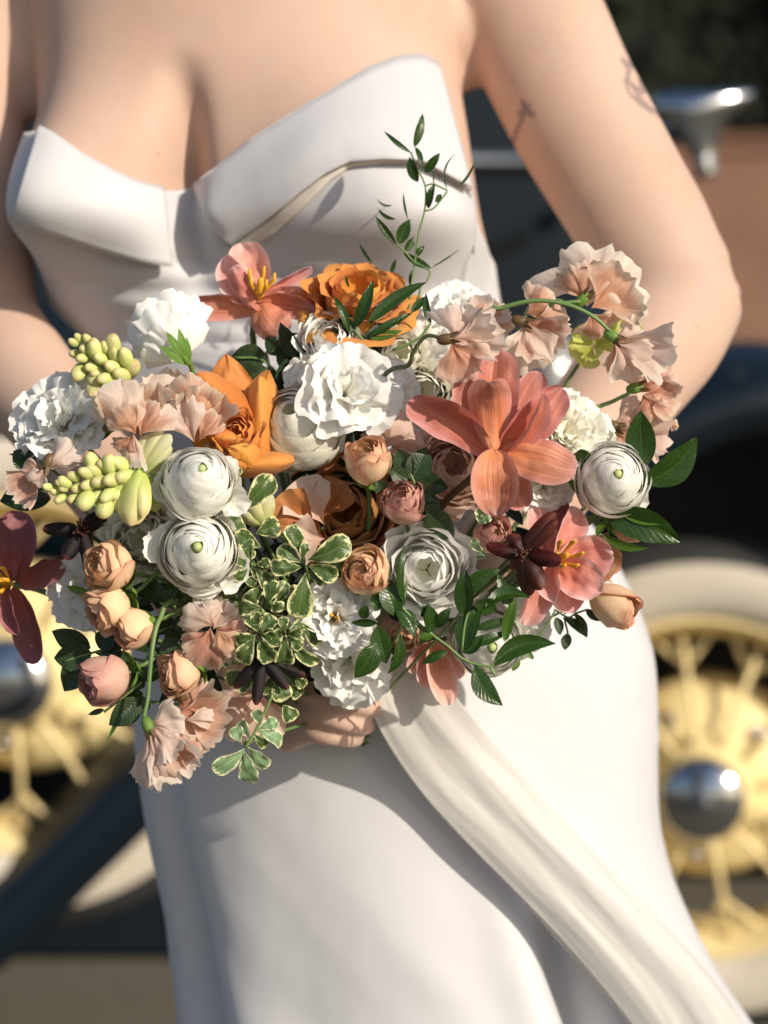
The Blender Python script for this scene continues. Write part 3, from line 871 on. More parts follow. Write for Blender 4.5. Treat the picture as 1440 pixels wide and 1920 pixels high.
s_ = bride.modifiers.new('smooth', 'SMOOTH'); s_.factor = .5; s_.iterations = 45; s_.vertex_group = 'large_forms'

# gown ------------------------------------------------------------------
NECK = [(-200, 300), (75, 238), (115, 262), (150, 288), (200, 318), (245, 340), (300, 352), (345, 352), (380, 335), (430, 295), (500, 245), (590, 190), (680, 135), (740, 108), (790, 104), (822, 120), (845, 190), (862, 260), (885, 370), (905, 440), (925, 500), (2000, 530)]


def interp(tab, x):
    if x <= tab[0][0]: return tab[0][1]
    for i in range(len(tab) - 1):
        if tab[i][0] <= x <= tab[i + 1][0]:
            f = (x - tab[i][0]) / (tab[i + 1][0] - tab[i][0])
            return tab[i][1] * (1 - f) + tab[i + 1][1] * f
    return tab[-1][1]


def zfor(th, py, off):
    z = aty(500, py, YC - .1).z
    for _ in range(5):
        X_, Y_ = proj(T(th, z, off)); z -= (py - Y_) / FPX * 1.85 * -1 * -1
    return z


nth = 220; nzr = 60
ztops = []
for i in range(nth):
    th = -pi + 2 * pi * i / nth
    if abs(th) > 1.75:
        ztops.append(aty(500, 530, YC).z); continue
    z = 1.16
    for _ in range(14):
        X_, Y_ = proj(T(th, z, .004))
        tgt = interp(NECK, X_) + 6
        z += (Y_ - tgt) / FPX * 1.85 * .7
    ztops.append(z)
zb = aty(500, 700, YC).z
vs = []
for j in range(nzr + 1):
    f = j / nzr
    for i in range(nth):
        th = -pi + 2 * pi * i / nth
        z = ztops[i] * (1 - f) + zb * f
        # fine pulls under the bust, gathered towards the middle
        wr = .0022 * sin((z * 260) + th * 5 + 2 * noise.noise(V((th * 2, z * 12, 0)))) * exp(-((z - 1.06) / .04) ** 2) * exp(-((th + .2) / .7) ** 2)
        pull = .0042 * noise.noise(V((th * 4, z * 18, 3)))
        vs.append(T(th, z, .0045 + wr + pull + .003 * f))
mk('bodice', vs, grid_faces(nth, nzr, True), 'crepe', bride, solid=.0015)

vs = []; zhem = .02; nsk = 110; ntk = 260; zt = aty(500, 640, YC).z
for j in range(nsk + 1):
    f = j / nsk; z = zt + (zhem - zt) * f
    for i in range(ntk):
        th = -pi + 2 * pi * i / ntk
        vs.append(T(th, z, .011 + .004 * min(1, f * 8), skirt=True))
mk('skirt', vs, grid_faces(ntk, nsk, True), 'crepe', bride, solid=.0015)


def patch(name, top, bot, off0, off1, mat, nu=44, nv=12, roll=.006, bulge=.006, solid=.0022):
    """fold of cloth lying on the bodice between two pixel curves"""
    def crv(c, t):
        d = [0]
        for i in range(len(c) - 1): d.append(d[-1] + sqrt((c[i + 1][0] - c[i][0]) ** 2 + (c[i + 1][1] - c[i][1]) ** 2))
        s = t * d[-1]
        for i in range(len(c) - 1):
            if s <= d[i + 1] + 1e-6:
                f = (s - d[i]) / (d[i + 1] - d[i]); return (c[i][0] + (c[i + 1][0] - c[i][0]) * f, c[i][1] + (c[i + 1][1] - c[i][1]) * f)
        return c[-1]
    vs = []
    for j in range(nv + 1):
        v = j / nv
        for i in range(nu + 1):
            u = i / nu
            a = crv(top, u); b = crv(bot, u)
            px_ = a[0] + (b[0] - a[0]) * v; py_ = a[1] + (b[1] - a[1]) * v
            off = off0 + (off1 - off0) * v + bulge * sin(pi * min(1, v * 1.1)) + .003 * noise.noise(V((u * 3, v * 2, 5)))
            vs.append(surf(px_, py_, off))
    # turn the top edge inwards over the lining
    lip = [v + V((0, .012, -.010)) for v in vs[:nu + 1]]
    vs = lip + vs
    return mk(name, vs, grid_faces(nu, nv + 1), mat, bride, solid=solid)


patch('folded_cuff', [(72, 236), (100, 250), (150, 286), (215, 322), (262, 342), (308, 352)], [(16, 416), (60, 436), (120, 452), (190, 474), (260, 492), (322, 500)], .011, .022, 'crepe')
patch('folded_cuff', [(362, 346), (400, 318), (470, 262), (540, 218), (610, 176), (690, 128), (745, 106), (790, 102), (824, 118)],
      [(392, 430), (430, 462), (490, 420), (560, 362), (610, 325), (655, 303), (720, 298), (790, 300), (886, 352)], .011, .020, 'crepe', nu=70)
# strip of the cuff's lining showing beneath its lower hem
patch('cuff_lining', [(435, 462), (495, 418), (565, 360), (612, 325), (655, 303), (720, 298), (790, 300), (884, 352)],
      [(450, 475), (512, 440), (575, 382), (618, 340), (658, 312), (720, 305), (790, 307), (884, 360)], .013, .010, 'lining', nv=3, bulge=0, solid=.001)

# ribbon -----------------------------------------------------------------
rb = thing('silk_ribbon', 'wide ivory silk ribbon trailing from the bouquet down across the skirt to the right', 'ribbon', at(730, 1270, 1.66))


def ribbon(name, path, w0, w1, mat, seed, depth, amp=.009):
    P_ = smooth_pts([at(a, b, d) for a, b, d in path], 14); k = len(P_); vs = []; nu = 48
    for i, p_ in enumerate(P_):
        f = i / (k - 1)
        t = (P_[min(i + 1, k - 1)] - P_[max(i - 1, 0)]).normalized()
        Z = (CAM - p_).normalized(); X = t.cross(Z).normalized(); Z = X.cross(t)
        wd = w0 + (w1 - w0) * f ** .8
        for j in range(nu + 1):
            u = -1 + 2 * j / nu
            z = amp * (noise.noise(V((u * 1.3 + seed, f * 1.2, seed))) * 1.6 + .6 * cos(u * 7 + seed + f * 1.2) * (1 - .6 * f))
            z -= .003 * u * u
            z += .0006 * noise.noise(V((u * 6, f * 9, seed)))
            vs.append(p_ + X * (wd / 2 * u * (1 - .06 * sin(f * 9 + seed))) + Z * z)
    return mk(name, vs, grid_faces(nu, k - 1), mat, rb, solid=.0005)


ribbon('ribbon_tail', [(735, 1240, 1.672), (775, 1325, 1.672), (850, 1430, 1.706), (945, 1535, 1.714), (1045, 1640, 1.718), (1150, 1750, 1.720), (1270, 1890, 1.726), (1370, 2060, 1.736)], .056, .074, 'chiffon', 2.0, 0, amp=.0030)
ribbon('ribbon_tail', [(700, 1260, 1.710), (775, 1370, 1.714), (868, 1480, 1.722), (958, 1580, 1.726), (1052, 1690, 1.730), (1148, 1800, 1.734), (1256, 1940, 1.742), (1330, 2080, 1.746)], .036, .046, 'chiffon', 5.3, 0, amp=.003)

# ---------------------------------------------------------------- the bouquet
GRP = 'stems of the bridal bouquet'


def dome(px, py):
    r2 = ((px - 620) / 660) ** 2 + ((py - 1000) / 480) ** 2
    return 1.565 + .085 * min(r2, 1.6)


# --- tulips ---------------------------------------------------------------
def tulip(label, c, d, mat, petals, stamens=0, sdir=(0, .1, 1), stem=None):
    t = thing('tulip', label, 'tulip', at(c[0], c[1], d), 'open copper tulips')
    for k, q in enumerate(petals):
        x0, y0, x1, y1, wd, d0, d1 = q[:7]
        kw = dict(q[7]) if len(q) > 7 else {}
        m_ = kw.pop('mat', mat)
        kw.setdefault('cup', .35); kw.setdefault('bend', -.08); kw.setdefault('ruf', .02)
        kw.setdefault('crump', .10); kw['ruf'] = max(kw['ruf'], .035); kw['cup'] = kw['cup'] * 1.15
        blade('petal', at(x0, y0, d + d0), at(x1, y1, d + d1), px2m(wd * .86, d), m_, t, nu=14, nv=24, seed=k + c[0] * .01, **kw)
    A = ax(sdir); X, Y = basis(A)
    for k in range(stamens):
        a = 2 * pi * k / max(stamens, 1)
        b0 = at(c[0], c[1], d)
        e = b0 + (A * .9 + X * cos(a) * .55 + Y * sin(a) * .55) * .018
        tube('stamen', [b0, (b0 + e) / 2, e, e + A * .006], [.0007, .0008, .0018, .0010], 'stamen', t, n=6)
    if stamens: ellips('pistil', at(c[0], c[1], d) + A * .008, A, .010, .0030, 'stamen', t, lobes=3)
    if stem: tube('stem', smooth_pts([at(*p_) for p_ in stem], 4), [.0028] * (4 * (len(stem) - 1) + 1), 'stem_brown', t)
    else: stem_to_bind(t, at(c[0], c[1], d), A, .0025)
    return t


tulip('large copper pink tulip facing out beside the upper right sweet peas', (930, 835), 1.548, 'tulip', [
    (925, 845, 934, 655, 104, .020, .040, dict(cup=.35, bend=.02, ruf=.02)),
    (915, 840, 868, 705, 84, .018, .034, dict(cup=.3)),
    (940, 845, 1012, 698, 78, .022, .040, dict(cup=.4, mat='tulip')),
    (935, 845, 1056, 728, 92, .012, .012, dict(cup=.45, roll=.3, bend=.06)),
    (925, 850, 766, 752, 98, .010, .006, dict(cup=.55, roll=-.5, bend=-.14, sabre=.05)),
    (948, 850, 1018, 738, 50, .004, -.010, dict(cup=.9, roll=.9, bend=.10)),
    (925, 850, 984, 952, 80, .012, .022, dict(cup=.3)),
    (940, 845, 1080, 882, 100, .004, -.006, dict(cup=-.25, bend=.10, roll=-.25)),
    (926, 842, 930, 966, 104, .000, -.008, dict(cup=.55, bend=.10, ruf=.04, tip=.05)),
    (925, 850, 916, 716, 96, .000, -.030, dict(cup=-.62, bend=-.28, prof='oval')),
], stem=[(930, 850, 1.56), (880, 900, 1.585), (820, 960, 1.62), (700, 1150, 1.67), (650, 1345, 1.705), (668, 1385, 1.70)])
tulip('blurred coral tulip standing tall above the orange roses against the bodice', (486, 560), 1.66, 'tulip_light', [
    (486, 565, 455, 456, 92, .022, .026, dict(cup=.5, bend=.04)),
    (486, 570, 422, 480, 74, .012, .010, dict(cup=.6, roll=-.5, bend=.1)),
    (488, 575, 356, 572, 66, .012, .006, dict(cup=.4, roll=-.5, bend=-.03, mat='tulip')),
    (486, 560, 584, 500, 36, .014, .012, dict(cup=.8, roll=.8)),
    (486, 565, 585, 560, 66, .014, .02, dict(cup=.5, roll=.2)),
    (484, 566, 590, 578, 62, -.002, -.010, dict(cup=.4, roll=.5, mat='tulip')),
    (482, 560, 525, 626, 88, .004, -.008, dict(cup=-.4, bend=.1, mat='tulip')),
    (485, 582, 436, 500, 54, -.002, -.016, dict(cup=-.5, bend=-.2)),
], stamens=5, sdir=(.1, .8, .6))
tulip('coral tulip with yellow stamens spilling out behind the dark maroon bloom', (1045, 1050), 1.590, 'tulip_light', [
    (1040, 1050, 1078, 950, 68, .016, .020, dict(cup=.6, roll=.5, bend=.1)),
    (1035, 1050, 1050, 930, 60, .022, .040, dict(cup=.4, mat='tulip_dusk')),
    (1040, 1045, 1000, 952, 58, .02, .03, dict(cup=.4)),
    (1045, 1055, 1150, 1040, 100, .012, .004, dict(cup=.4, bend=-.12)),
    (1045, 1058, 1128, 1110, 90, .004, -.014, dict(cup=.3, bend=.06)),
    (1045, 1058, 1075, 1150, 78, .012, .0, dict(cup=.5)),
    (1040, 1058, 1042, 1130, 60, .0, -.020, dict(cup=.8, bend=.1, roll=.5)),
    (1035, 1060, 982, 1172, 62, .012, .008, dict(cup=.5, roll=-.3, bend=.06, ruf=.05)),
], stamens=6, sdir=(.35, .25, .9))
tulip('dusky plum tulip cut by the left edge with golden stamens', (22, 1095), 1.645, 'tulip_dusk', [
    (24, 1090, 32, 958, 92, .006, .012, dict(cup=.4, bend=.06)),
    (20, 1095, -30, 990, 80, .0, .02, dict(cup=.4)),
    (30, 1095, 122, 1050, 62, .006, .002, dict(cup=.7, roll=.5, bend=.12, sabre=-.12, ruf=.06)),
    (26, 1100, 66, 1245, 66, .006, .012, dict(cup=.5, roll=.3)),
    (20, 1098, 36, 1190, 46, -.004, -.020, dict(cup=.9, roll=.7, bend=.1)),
    (16, 1100, -60, 1125, 90, .002, .004, dict(cup=.3)),
    (14, 1095, -50, 1060, 80, .004, .004, dict(cup=.3)),
], stamens=6, sdir=(-.5, .2, .8))
tulip('small coral tulip hanging below the smilax behind the silk ribbon', (812, 1215), 1.645, 'tulip_light', [
    (812, 1200, 842, 1322, 62, 0, .002, dict(cup=.5)),
    (812, 1200, 800, 1290, 56, .006, .01, dict(cup=.5)),
    (815, 1205, 866, 1270, 44, .006, .01, dict(cup=.5)),
    (806, 1205, 770, 1262, 44, .006, .01, dict(cup=.5)),
])


# --- roses and ranunculus ------------------------------------------------------
def rose(name, label, c, d, R, axis, mat, cat, group, rings, core=None, calyx=None, roll=0.0, seed=0, ruf=.05, stem=True, grp=None, open_=0.0, hs=1.0, sepals=5, nring=None, tight=.1):
    """rings: list of (radius factor, count, tend, tail, curl, rnd, lift)"""
    C = at(c[0], c[1], d); A = ax(axis); R = px2m(R * (1.12 if name == 'rose_bud' else 1.0), d)
    t = thing(name, label, cat, C, group)
    rr = random.Random(seed + int(c[0]))
    a0 = roll
    for ri, (rf, n, te, tail, curl, rnd, lift) in enumerate(rings):
        for k in range(n):
            a = a0 + 2 * pi * k / n + rr.uniform(-.15, .15)
            shell(t, C, A, R * rf * rr.uniform(.97, 1.03), a, (2 * pi / n) * (.72 if n > 2 else .62), te + rr.uniform(-.07, .07), mat, zoff=(1 - rf) * R * (.95 if name == 'ranunculus' else .5),
                  rnd=rnd, tail=tail * rr.uniform(.8, 1.2), curl=curl * rr.uniform(.8, 1.2), lift=lift, ruf=ruf * (.5 if name == 'ranunculus' else 1), seed=rr.uniform(0, 50), hs=hs, tight=tight * (.3 if rf > .8 else 1))
        a0 += 2.4
    if core:
        ellips('heart', C + A * R * .80, A, R * .15, R * .13, core, t, lobes=5)
    X, Y = basis(A)
    if calyx:
        b0 = C - A * R * .98 * hs
        for k in range(sepals):
            a = 2 * pi * k / sepals + .4
            out_ = X * cos(a) + Y * sin(a)
            tip_ = b0 + out_ * R * rr.uniform(.75, 1.1) + A * R * rr.uniform(.15, 1.0)
            blade('sepal', b0, tip_, R * .52, 'sepal', t, prof='leaf', bend=.20, cup=-.3, view=(out_ - A * .6).normalized(), nu=6, nv=8, seed=k)
        ellips('calyx', b0 - A * R * .05, A, R * .20, R * .17, 'sepal', t)
    if stem: stem_to_bind(t, C - A * R * .9, A, .0016)
    return t


RAN = [(.30, 3, 2.62, 0, 0, .10, .0), (.38, 3, 2.58, 0, 0, .12, 0), (.47, 3, 2.50, 0, 0, .14, .0), (.56, 3, 2.44, 0, 0, .16, 0), (.65, 3, 2.38, 0, 0, .2, .0), (.74, 4, 2.28, 0, 0, .25, .0), (.82, 4, 2.16, 0, 0, .28, .0),
       (.89, 4, 2.02, 0, 0, .30, .01), (.95, 4, 1.85, .0, .2, .33, .02), (1.0, 4, 1.66, .08, .5, .35, .04)]
RAN2 = [(a_, n_, te_ + .12 * (1 - a_ * .5), tl_, cu_, rn_, li_) for a_, n_, te_, tl_, cu_, rn_, li_ in RAN]
rose('ranunculus', 'open white ranunculus beneath the other white ranunculus, green eye showing', (372, 1032), 1.560, 74, (.05, .12, 1), 'ranunculus', 'ranunculus', 'white ranunculus', RAN + [(1.06, 3, 1.30, .25, .5, .38, .04)], core='ranunculus_core', seed=3)
rose('ranunculus', 'white ranunculus turned upward between the green buds and orange rose', (372, 905), 1.556, 70, (.18, .42, .88), 'ranunculus', 'ranunculus', 'white ranunculus', RAN2 + [(1.05, 3, 1.25, .25, .6, .38, .05)], core='ranunculus_core', seed=11, roll=1.0)
rose('ranunculus', 'round white ranunculus at the right edge in front of two glossy leaves', (1148, 900), 1.602, 70, (.08, .18, 1), 'ranunculus', 'ranunculus', 'white ranunculus', RAN2, core='ranunculus_core', seed=21, calyx=True)
rose('ranunculus', 'cream ranunculus with its back turned left of the large white lisianthus', (566, 800), 1.615, 84, (-.25, .35, .8), 'cream', 'ranunculus', 'white ranunculus', RAN, seed=31, roll=.5)
rose('ranunculus', 'cream ranunculus half hidden under the lower right smilax leaves', (915, 1205), 1.635, 66, (.1, -.1, 1), 'ranunculus', 'ranunculus', 'white ranunculus', RAN, core='ranunculus_core', seed=41)
for nm, lst in (('ranunculus', [(352, 1060, 280, 1000, 70, .012, .002), (385, 1060, 464, 1072, 78, .014, .000), (372, 1060, 400, 1118, 90, .012, .004)]),
                ('ranunculus.001', [(350, 920, 284, 912, 66, .012, .004), (352, 935, 322, 972, 60, .012, .006), (400, 925, 460, 950, 56, .010, -.008), (395, 905, 440, 866, 60, .016, .006)]),
                ('ranunculus.002', [(1150, 930, 1215, 945, 80, .014, .006), (1140, 880, 1100, 838, 80, .018, .012)])):
    t = bpy.data.objects[nm]
    d_ = (V(t.location) - CAM).dot(FW)
    for k, (x0, y0, x1, y1, sp, z0, z1) in enumerate(lst):
        fan('petal', at(x0, y0, d_ + z0), at(x1, y1, d_ + z1), sp, 'ranunculus', t, cup=.25, bend=-.08, ruf=.05, nr=1.6, frill=.01, crump=.12, curl=.10, seed=k * 3 + x0 * .01, jag=.05)
P_W = [(.40, 3, 2.4, 0, 0, .1, 0), (.52, 3, 2.25, .1, .5, .15, .02), (.64, 4, 2.05, .2, .8, .2, .04), (.76, 4, 1.8, .3, 1.0, .22, .06), (.88, 5, 1.55, .35, 1.1, .25, .06), (1.0, 5, 1.35, .4, 1.0, .3, .05)]
rose('garden_rose', 'white garden rose in dappled shade right of the peach rosebud', (800, 1068), 1.602, 82, (0, .05, 1), 'white', 'rose', 'white roses', P_W, seed=5, ruf=.10)
rose('garden_rose', 'small white rose touching the shaded orange rose above the big lisianthus', (622, 640), 1.635, 56, (0, .35, 1), 'white', 'rose', 'white roses', P_W, seed=6, ruf=.14)
rose('garden_rose', 'cream white rose right of the small rose under long dark leaves', (748, 668), 1.640, 54, (.2, .3, 1), 'cream', 'rose', 'white roses', P_W, seed=7, ruf=.16)
rose('garden_rose', 'pale rose half hidden below the pink twisting tulip petals', (790, 735), 1.640, 60, (.2, .1, 1), 'cream', 'rose', 'white roses', P_W, seed=8, ruf=.14)
rose('garden_rose', 'cream rose behind the green bud spike left of the lower ranunculus', (268, 1010), 1.615, 66, (-.2, 0, 1), 'cream', 'rose', 'white roses', P_W, seed=9, ruf=.2)
rose('garden_rose', 'blush rose in shade behind the copper tulip\'s lowest petal', (850, 880), 1.635, 80, (0, .2, 1), 'blush', 'rose', 'blush roses', P_W, seed=10, ruf=.12)
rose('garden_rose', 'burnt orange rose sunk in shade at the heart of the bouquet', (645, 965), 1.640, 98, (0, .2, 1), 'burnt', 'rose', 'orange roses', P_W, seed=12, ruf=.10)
rose('garden_rose', 'orange rose behind long dark leaves below the bodice', (672, 572), 1.655, 88, (.05, .75, .65), 'orange', 'rose', 'orange roses',
     [(.45, 3, 2.3, 0, 0, .1, 0), (.58, 3, 2.0, .25, 1.2, .1, .02), (.70, 4, 1.8, .4, 1.8, .1, .04), (.84, 5, 1.6, .45, 2.2, .12, .06), (1.0, 5, 1.4, .5, 2.4, .15, .05)], seed=13, ruf=.16)
# upright orange rose, explicit rolled petals
t = thing('garden_rose', 'bright orange rose with pointed rolled petals beside the beige sweet peas', 'rose', at(452, 800, 1.585), 'orange roses')
dd_ = 1.588
for k, (x0, y0, x1, y1, wd, z0, z1, kw) in enumerate([
    (445, 850, 424, 664, 136, .034, .040, dict(cup=-.35, prof='spike', bend=.03)),
    (480, 872, 505, 694, 118, .018, .012, dict(cup=-.8, prof='spike', roll=.35, sabre=.03)),
    (488, 868, 488, 706, 58, .004, .004, dict(cup=-1.5, prof='strap', bend=.03)),
    (470, 784, 368, 700, 60, .004, .010, dict(cup=-1.5, bend=.07, prof='strap')),
    (404, 862, 372, 760, 84, .016, .016, dict(cup=-.5, prof='flag', roll=-.3)),
    (405, 868, 552, 862, 50, -.006, .002, dict(cup=-1.7, bend=.10, prof='strap', sabre=.04)),
    (388, 812, 440, 826, 34, -.002, -.006, dict(cup=-1.5, bend=.10, prof='strap')),
    (470, 876, 430, 838, 60, -.008, -.010, dict(cup=-.9, roll=-.3, prof='spike')),
]):
    blade('petal', at(x0, y0, dd_ + z0), at(x1, y1, dd_ + z1), px2m(wd, dd_), 'orange', t, nu=16, nv=22, seed=k + 2, ruf=.03, crump=.09, **kw)
stem_to_bind(t, at(455, 862, 1.60), ax((0, .5, .8)), .002)
for rf, n_, te, tl, cu in [(.34, 3, 2.5, 0, 0), (.5, 3, 2.35, .1, .6), (.66, 3, 2.15, .2, 1.2), (.84, 4, 1.95, .3, 1.6), (1.0, 4, 1.75, .35, 1.8)]:
    for k in range(n_):
        shell(t, at(446, 822, dd_ + .012), ax((-.05, .35, .9)), px2m(50, dd_) * rf, 2.1 * k + rf * 9, pi / n_ * 1.4, te, 'orange', zoff=(1 - rf) * .010, rnd=.25, tail=tl, curl=cu, ruf=.16, seed=k + rf * 20, point=.1, tight=.15, hs=1.2)
# three broad tan petals lying over the heart rose
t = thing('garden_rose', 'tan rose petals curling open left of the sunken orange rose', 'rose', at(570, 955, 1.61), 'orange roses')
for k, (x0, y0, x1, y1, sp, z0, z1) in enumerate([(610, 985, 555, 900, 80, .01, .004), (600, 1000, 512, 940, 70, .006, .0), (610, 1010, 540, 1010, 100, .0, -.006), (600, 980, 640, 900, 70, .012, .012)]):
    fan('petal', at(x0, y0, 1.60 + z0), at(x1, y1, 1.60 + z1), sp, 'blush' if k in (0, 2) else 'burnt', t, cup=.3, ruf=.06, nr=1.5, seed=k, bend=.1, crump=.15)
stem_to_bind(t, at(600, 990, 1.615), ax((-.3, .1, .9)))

BUD = [(.40, 3, 2.6, 0, 0, .1, 0), (.52, 3, 2.55, 0, 0, .12, .02), (.64, 3, 2.48, .04, .4, .2, .03), (.76, 3, 2.38, .06, .6, .3, .05), (.88, 3, 2.22, .08, .9, .36, .06), (1.0, 3, 2.0, .14, 1.1, .42, .06)]
BUDO = [(.33, 2, 2.55, 0, 0, .1, 0), (.44, 3, 2.5, 0, 0, .12, .02), (.55, 3, 2.4, .05, .6, .2, .04), (.68, 3, 2.22, .10, .9, .28, .06), (.84, 3, 1.98, .16, 1.3, .36, .08), (1.0, 3, 1.7, .24, 1.5, .42, .08)]
G_ = 'peach spray rose buds'
for label, c, d, R, axis, mat, rings, hs, sd__ in [
    ('pale peach rosebud swirl just left of the white rose in the centre', (686, 1072), 1.560, 40, (-.22, .25, 1), 'peach', BUD, 1.05, 1),
    ('beige rosebud looking up between the cream ranunculus and dark rose leaves', (690, 868), 1.575, 38, (0, .72, .7), 'peach', BUD, 1.2, 2),
    ('pinkish rosebud in shade below the beige bud, ringed by its sepals', (757, 942), 1.575, 37, (-.05, .55, .8), 'dusty_pink', BUD, 1.05, 3),
    ('half open peach rosebud at the left under the dark bloom', (204, 1062), 1.568, 43, (-.75, .28, .75), 'peach', BUDO, 1.1, 4),
    ('peach rosebud tipped down left under the half open bud', (204, 1140), 1.572, 38, (-.80, -.45, .5), 'peach', BUDO, 1.25, 5),
    ('small peach bud with fresh green sepals right of the tipped bud', (252, 1178), 1.572, 33, (-.85, -.25, .45), 'peach', BUD, 1.2, 6),
    ('pink flushed rosebud lowest at the left, dark leaves behind it', (202, 1272), 1.580, 40, (-.85, -.28, .45), 'dusty_pink', BUD, 1.3, 7),
    ('peach rosebud above the lowest hanging sweet peas', (336, 1264), 1.574, 35, (-.85, -.12, .5), 'peach', BUDO, 1.25, 8),
    ('long peach bud poking out at the lower right over the skirt', (1142, 1128), 1.612, 34, (.86, -.5, .35), 'peach', BUD, 1.55, 9),
    ('pale bud tucked above the dark maroon bloom', (922, 1004), 1.598, 32, (.35, .3, .8), 'dusty_pink', BUD, 1.1, 10),
    ('tiny bud under the right ranunculus among green sepals', (1176, 992), 1.620, 22, (.85, -.1, .4), 'peach', BUD, 1.4, 11),
    ('peach bud flushed orange behind the coral tulip\'s right petal', (1122, 1048), 1.622, 36, (.7, .1, .6), 'peach', BUDO, 1.2, 12),
    ('orange peach bud hidden low in the smilax leaves', (760, 1190), 1.622, 26, (-.2, -.3, .9), 'peach', BUD, 1.2, 13),
]:
    rose('rose_bud', label, c, d, R, axis, mat, 'rosebud', G_, rings, calyx=True, seed=sd__, ruf=.13, hs=hs, tight=.25, roll=sd__ * .9)


# --- lisianthus, carnations ------------------------------------------------------
def frilly(name, label, c, d, R, axis, mat, n, group, cat, seed=0, frill=.05, ruf=.10, openness=1.15, spread=95, core=True, back=False, inner=.45, crump=.14):
    C = at(c[0], c[1], d); A = ax(axis); R = px2m(R, d); X, Y = basis(A)
    t = thing(name, label, cat, C, group); rr = random.Random(seed)
    base = C - A * R * .55
    for k in range(n):
        f = (k + .5) / n
        a = k * 2.39996 + rr.uniform(-.2, .2)
        tilt = .12 + openness * f ** .8
        L = R * (inner + .25 + (1.12 - inner - .1) * f) * rr.uniform(.93, 1.07)
        dr = A * cos(tilt) + (X * cos(a) + Y * sin(a)) * sin(tilt)
        rad = (X * cos(a) + Y * sin(a))
        nrm = (A * sin(tilt) - rad * cos(tilt))
        b0 = base + rad * R * .05
        fan('petal', b0, b0 + dr * L * (1.15 - .1 * f), spread * rr.uniform(.85, 1.1), mat, t, view=nrm, cup=.18 * (1 - f), bend=.06, ruf=ruf * rr.uniform(.7, 1.3), nr=rr.choice([2.5, 3, 3.5]),
            frill=frill, crump=crump, lobe=.12, jag=.06, seed=rr.uniform(0, 60), nu=30, nv=14)
    if core:
        for k in range(5):
            e = C + A * R * .15 + X * rr.uniform(-.12, .12) * R + Y * rr.uniform(-.12, .12) * R
            tube('stamen', [base, (base + e) / 2 + X * .001, e], [.0006, .0007, .0013], 'stamen', t, n=5)
    stem_to_bind(t, base, A, .0017)
    return t


W_ = 'white ruffled blooms'
frilly('lisianthus', 'large white ruffled lisianthus at the upper middle, half in shade', (655, 732), 1.590, 80, (.25, .15, 1), 'white', 15, W_, 'lisianthus', seed=1, openness=1.2, frill=.02, ruf=.11, core=False, crump=.16, spread=110)
frilly('lisianthus', 'small white lisianthus tucked at the right shoulder of the large ruffled one', (738, 738), 1.612, 52, (.4, .1, .9), 'white', 12, W_, 'lisianthus', seed=21, frill=.02, ruf=.1, core=False)
frilly('lisianthus', 'small white lisianthus tucked at the upper left of the large ruffled one', (580, 705), 1.622, 50, (-.4, .4, .8), 'cream', 12, W_, 'lisianthus', seed=22, frill=.02, ruf=.1, core=False)
frilly('lisianthus', 'snow white frilled bloom furthest up on the left edge of the bouquet', (108, 780), 1.610, 86, (-.35, .45, .8), 'white', 22, W_, 'lisianthus', seed=2, frill=.06, ruf=.12, core=False)
frilly('carnation', 'white frilly carnation hanging below the peach rosebud in the centre', (628, 1160), 1.572, 68, (.0, -.05, 1), 'white', 18, W_, 'carnation', seed=3, frill=.07, ruf=.12)
frilly('carnation', 'creamy carnation right behind the large copper tulip', (1064, 805), 1.612, 74, (.2, .4, .9), 'cream', 22, W_, 'carnation', seed=4, frill=.06, core=False)
frilly('carnation', 'small white carnation under the tulip, left of the right hand ranunculus', (1022, 915), 1.622, 50, (.1, -.2, 1), 'white', 16, W_, 'carnation', seed=5, frill=.06, core=False)
frilly('lisianthus', 'white lisianthus skirt of petals below the carnation at the ribbon knot', (655, 1245), 1.615, 76, (-.05, -.3, 1), 'white', 12, W_, 'lisianthus', seed=6, frill=.05, core=False)
frilly('lisianthus', 'white lisianthus in blue shade behind the left peach buds', (152, 1110), 1.640, 72, (-.4, -.2, .9), 'white', 12, W_, 'lisianthus', seed=7, frill=.04, core=False)
frilly('lisianthus', 'blurred white blooms against the waist behind the sweet peas', (860, 590), 1.690, 72, (.1, .5, .8), 'white', 14, W_, 'lisianthus', seed=8, frill=.04, core=False)
frilly('carnation', 'white carnation low at the right between smilax and skirt', (965, 1175), 1.650, 58, (.1, -.3, 1), 'white', 16, W_, 'carnation', seed=9, frill=.06, core=False)
frilly('lisianthus', 'white bloom behind the two mauve peas left of the tulip', (800, 660), 1.665, 56, (0, .3, 1), 'white', 12, W_, 'lisianthus', seed=10, frill=.03, core=False)
frilly('carnation', 'cream carnation peeping above the upper ranunculus', (420, 850), 1.595, 40, (0, .5, .9), 'freesia', 14, W_, 'carnation', seed=11, frill=.05, core=False)
frilly('lisianthus', 'white bloom behind the coral tulip\'s lowest petals', (880, 1165), 1.655, 60, (.0, -.2, 1), 'cream', 12, W_, 'lisianthus', seed=12, frill=.04, core=False)
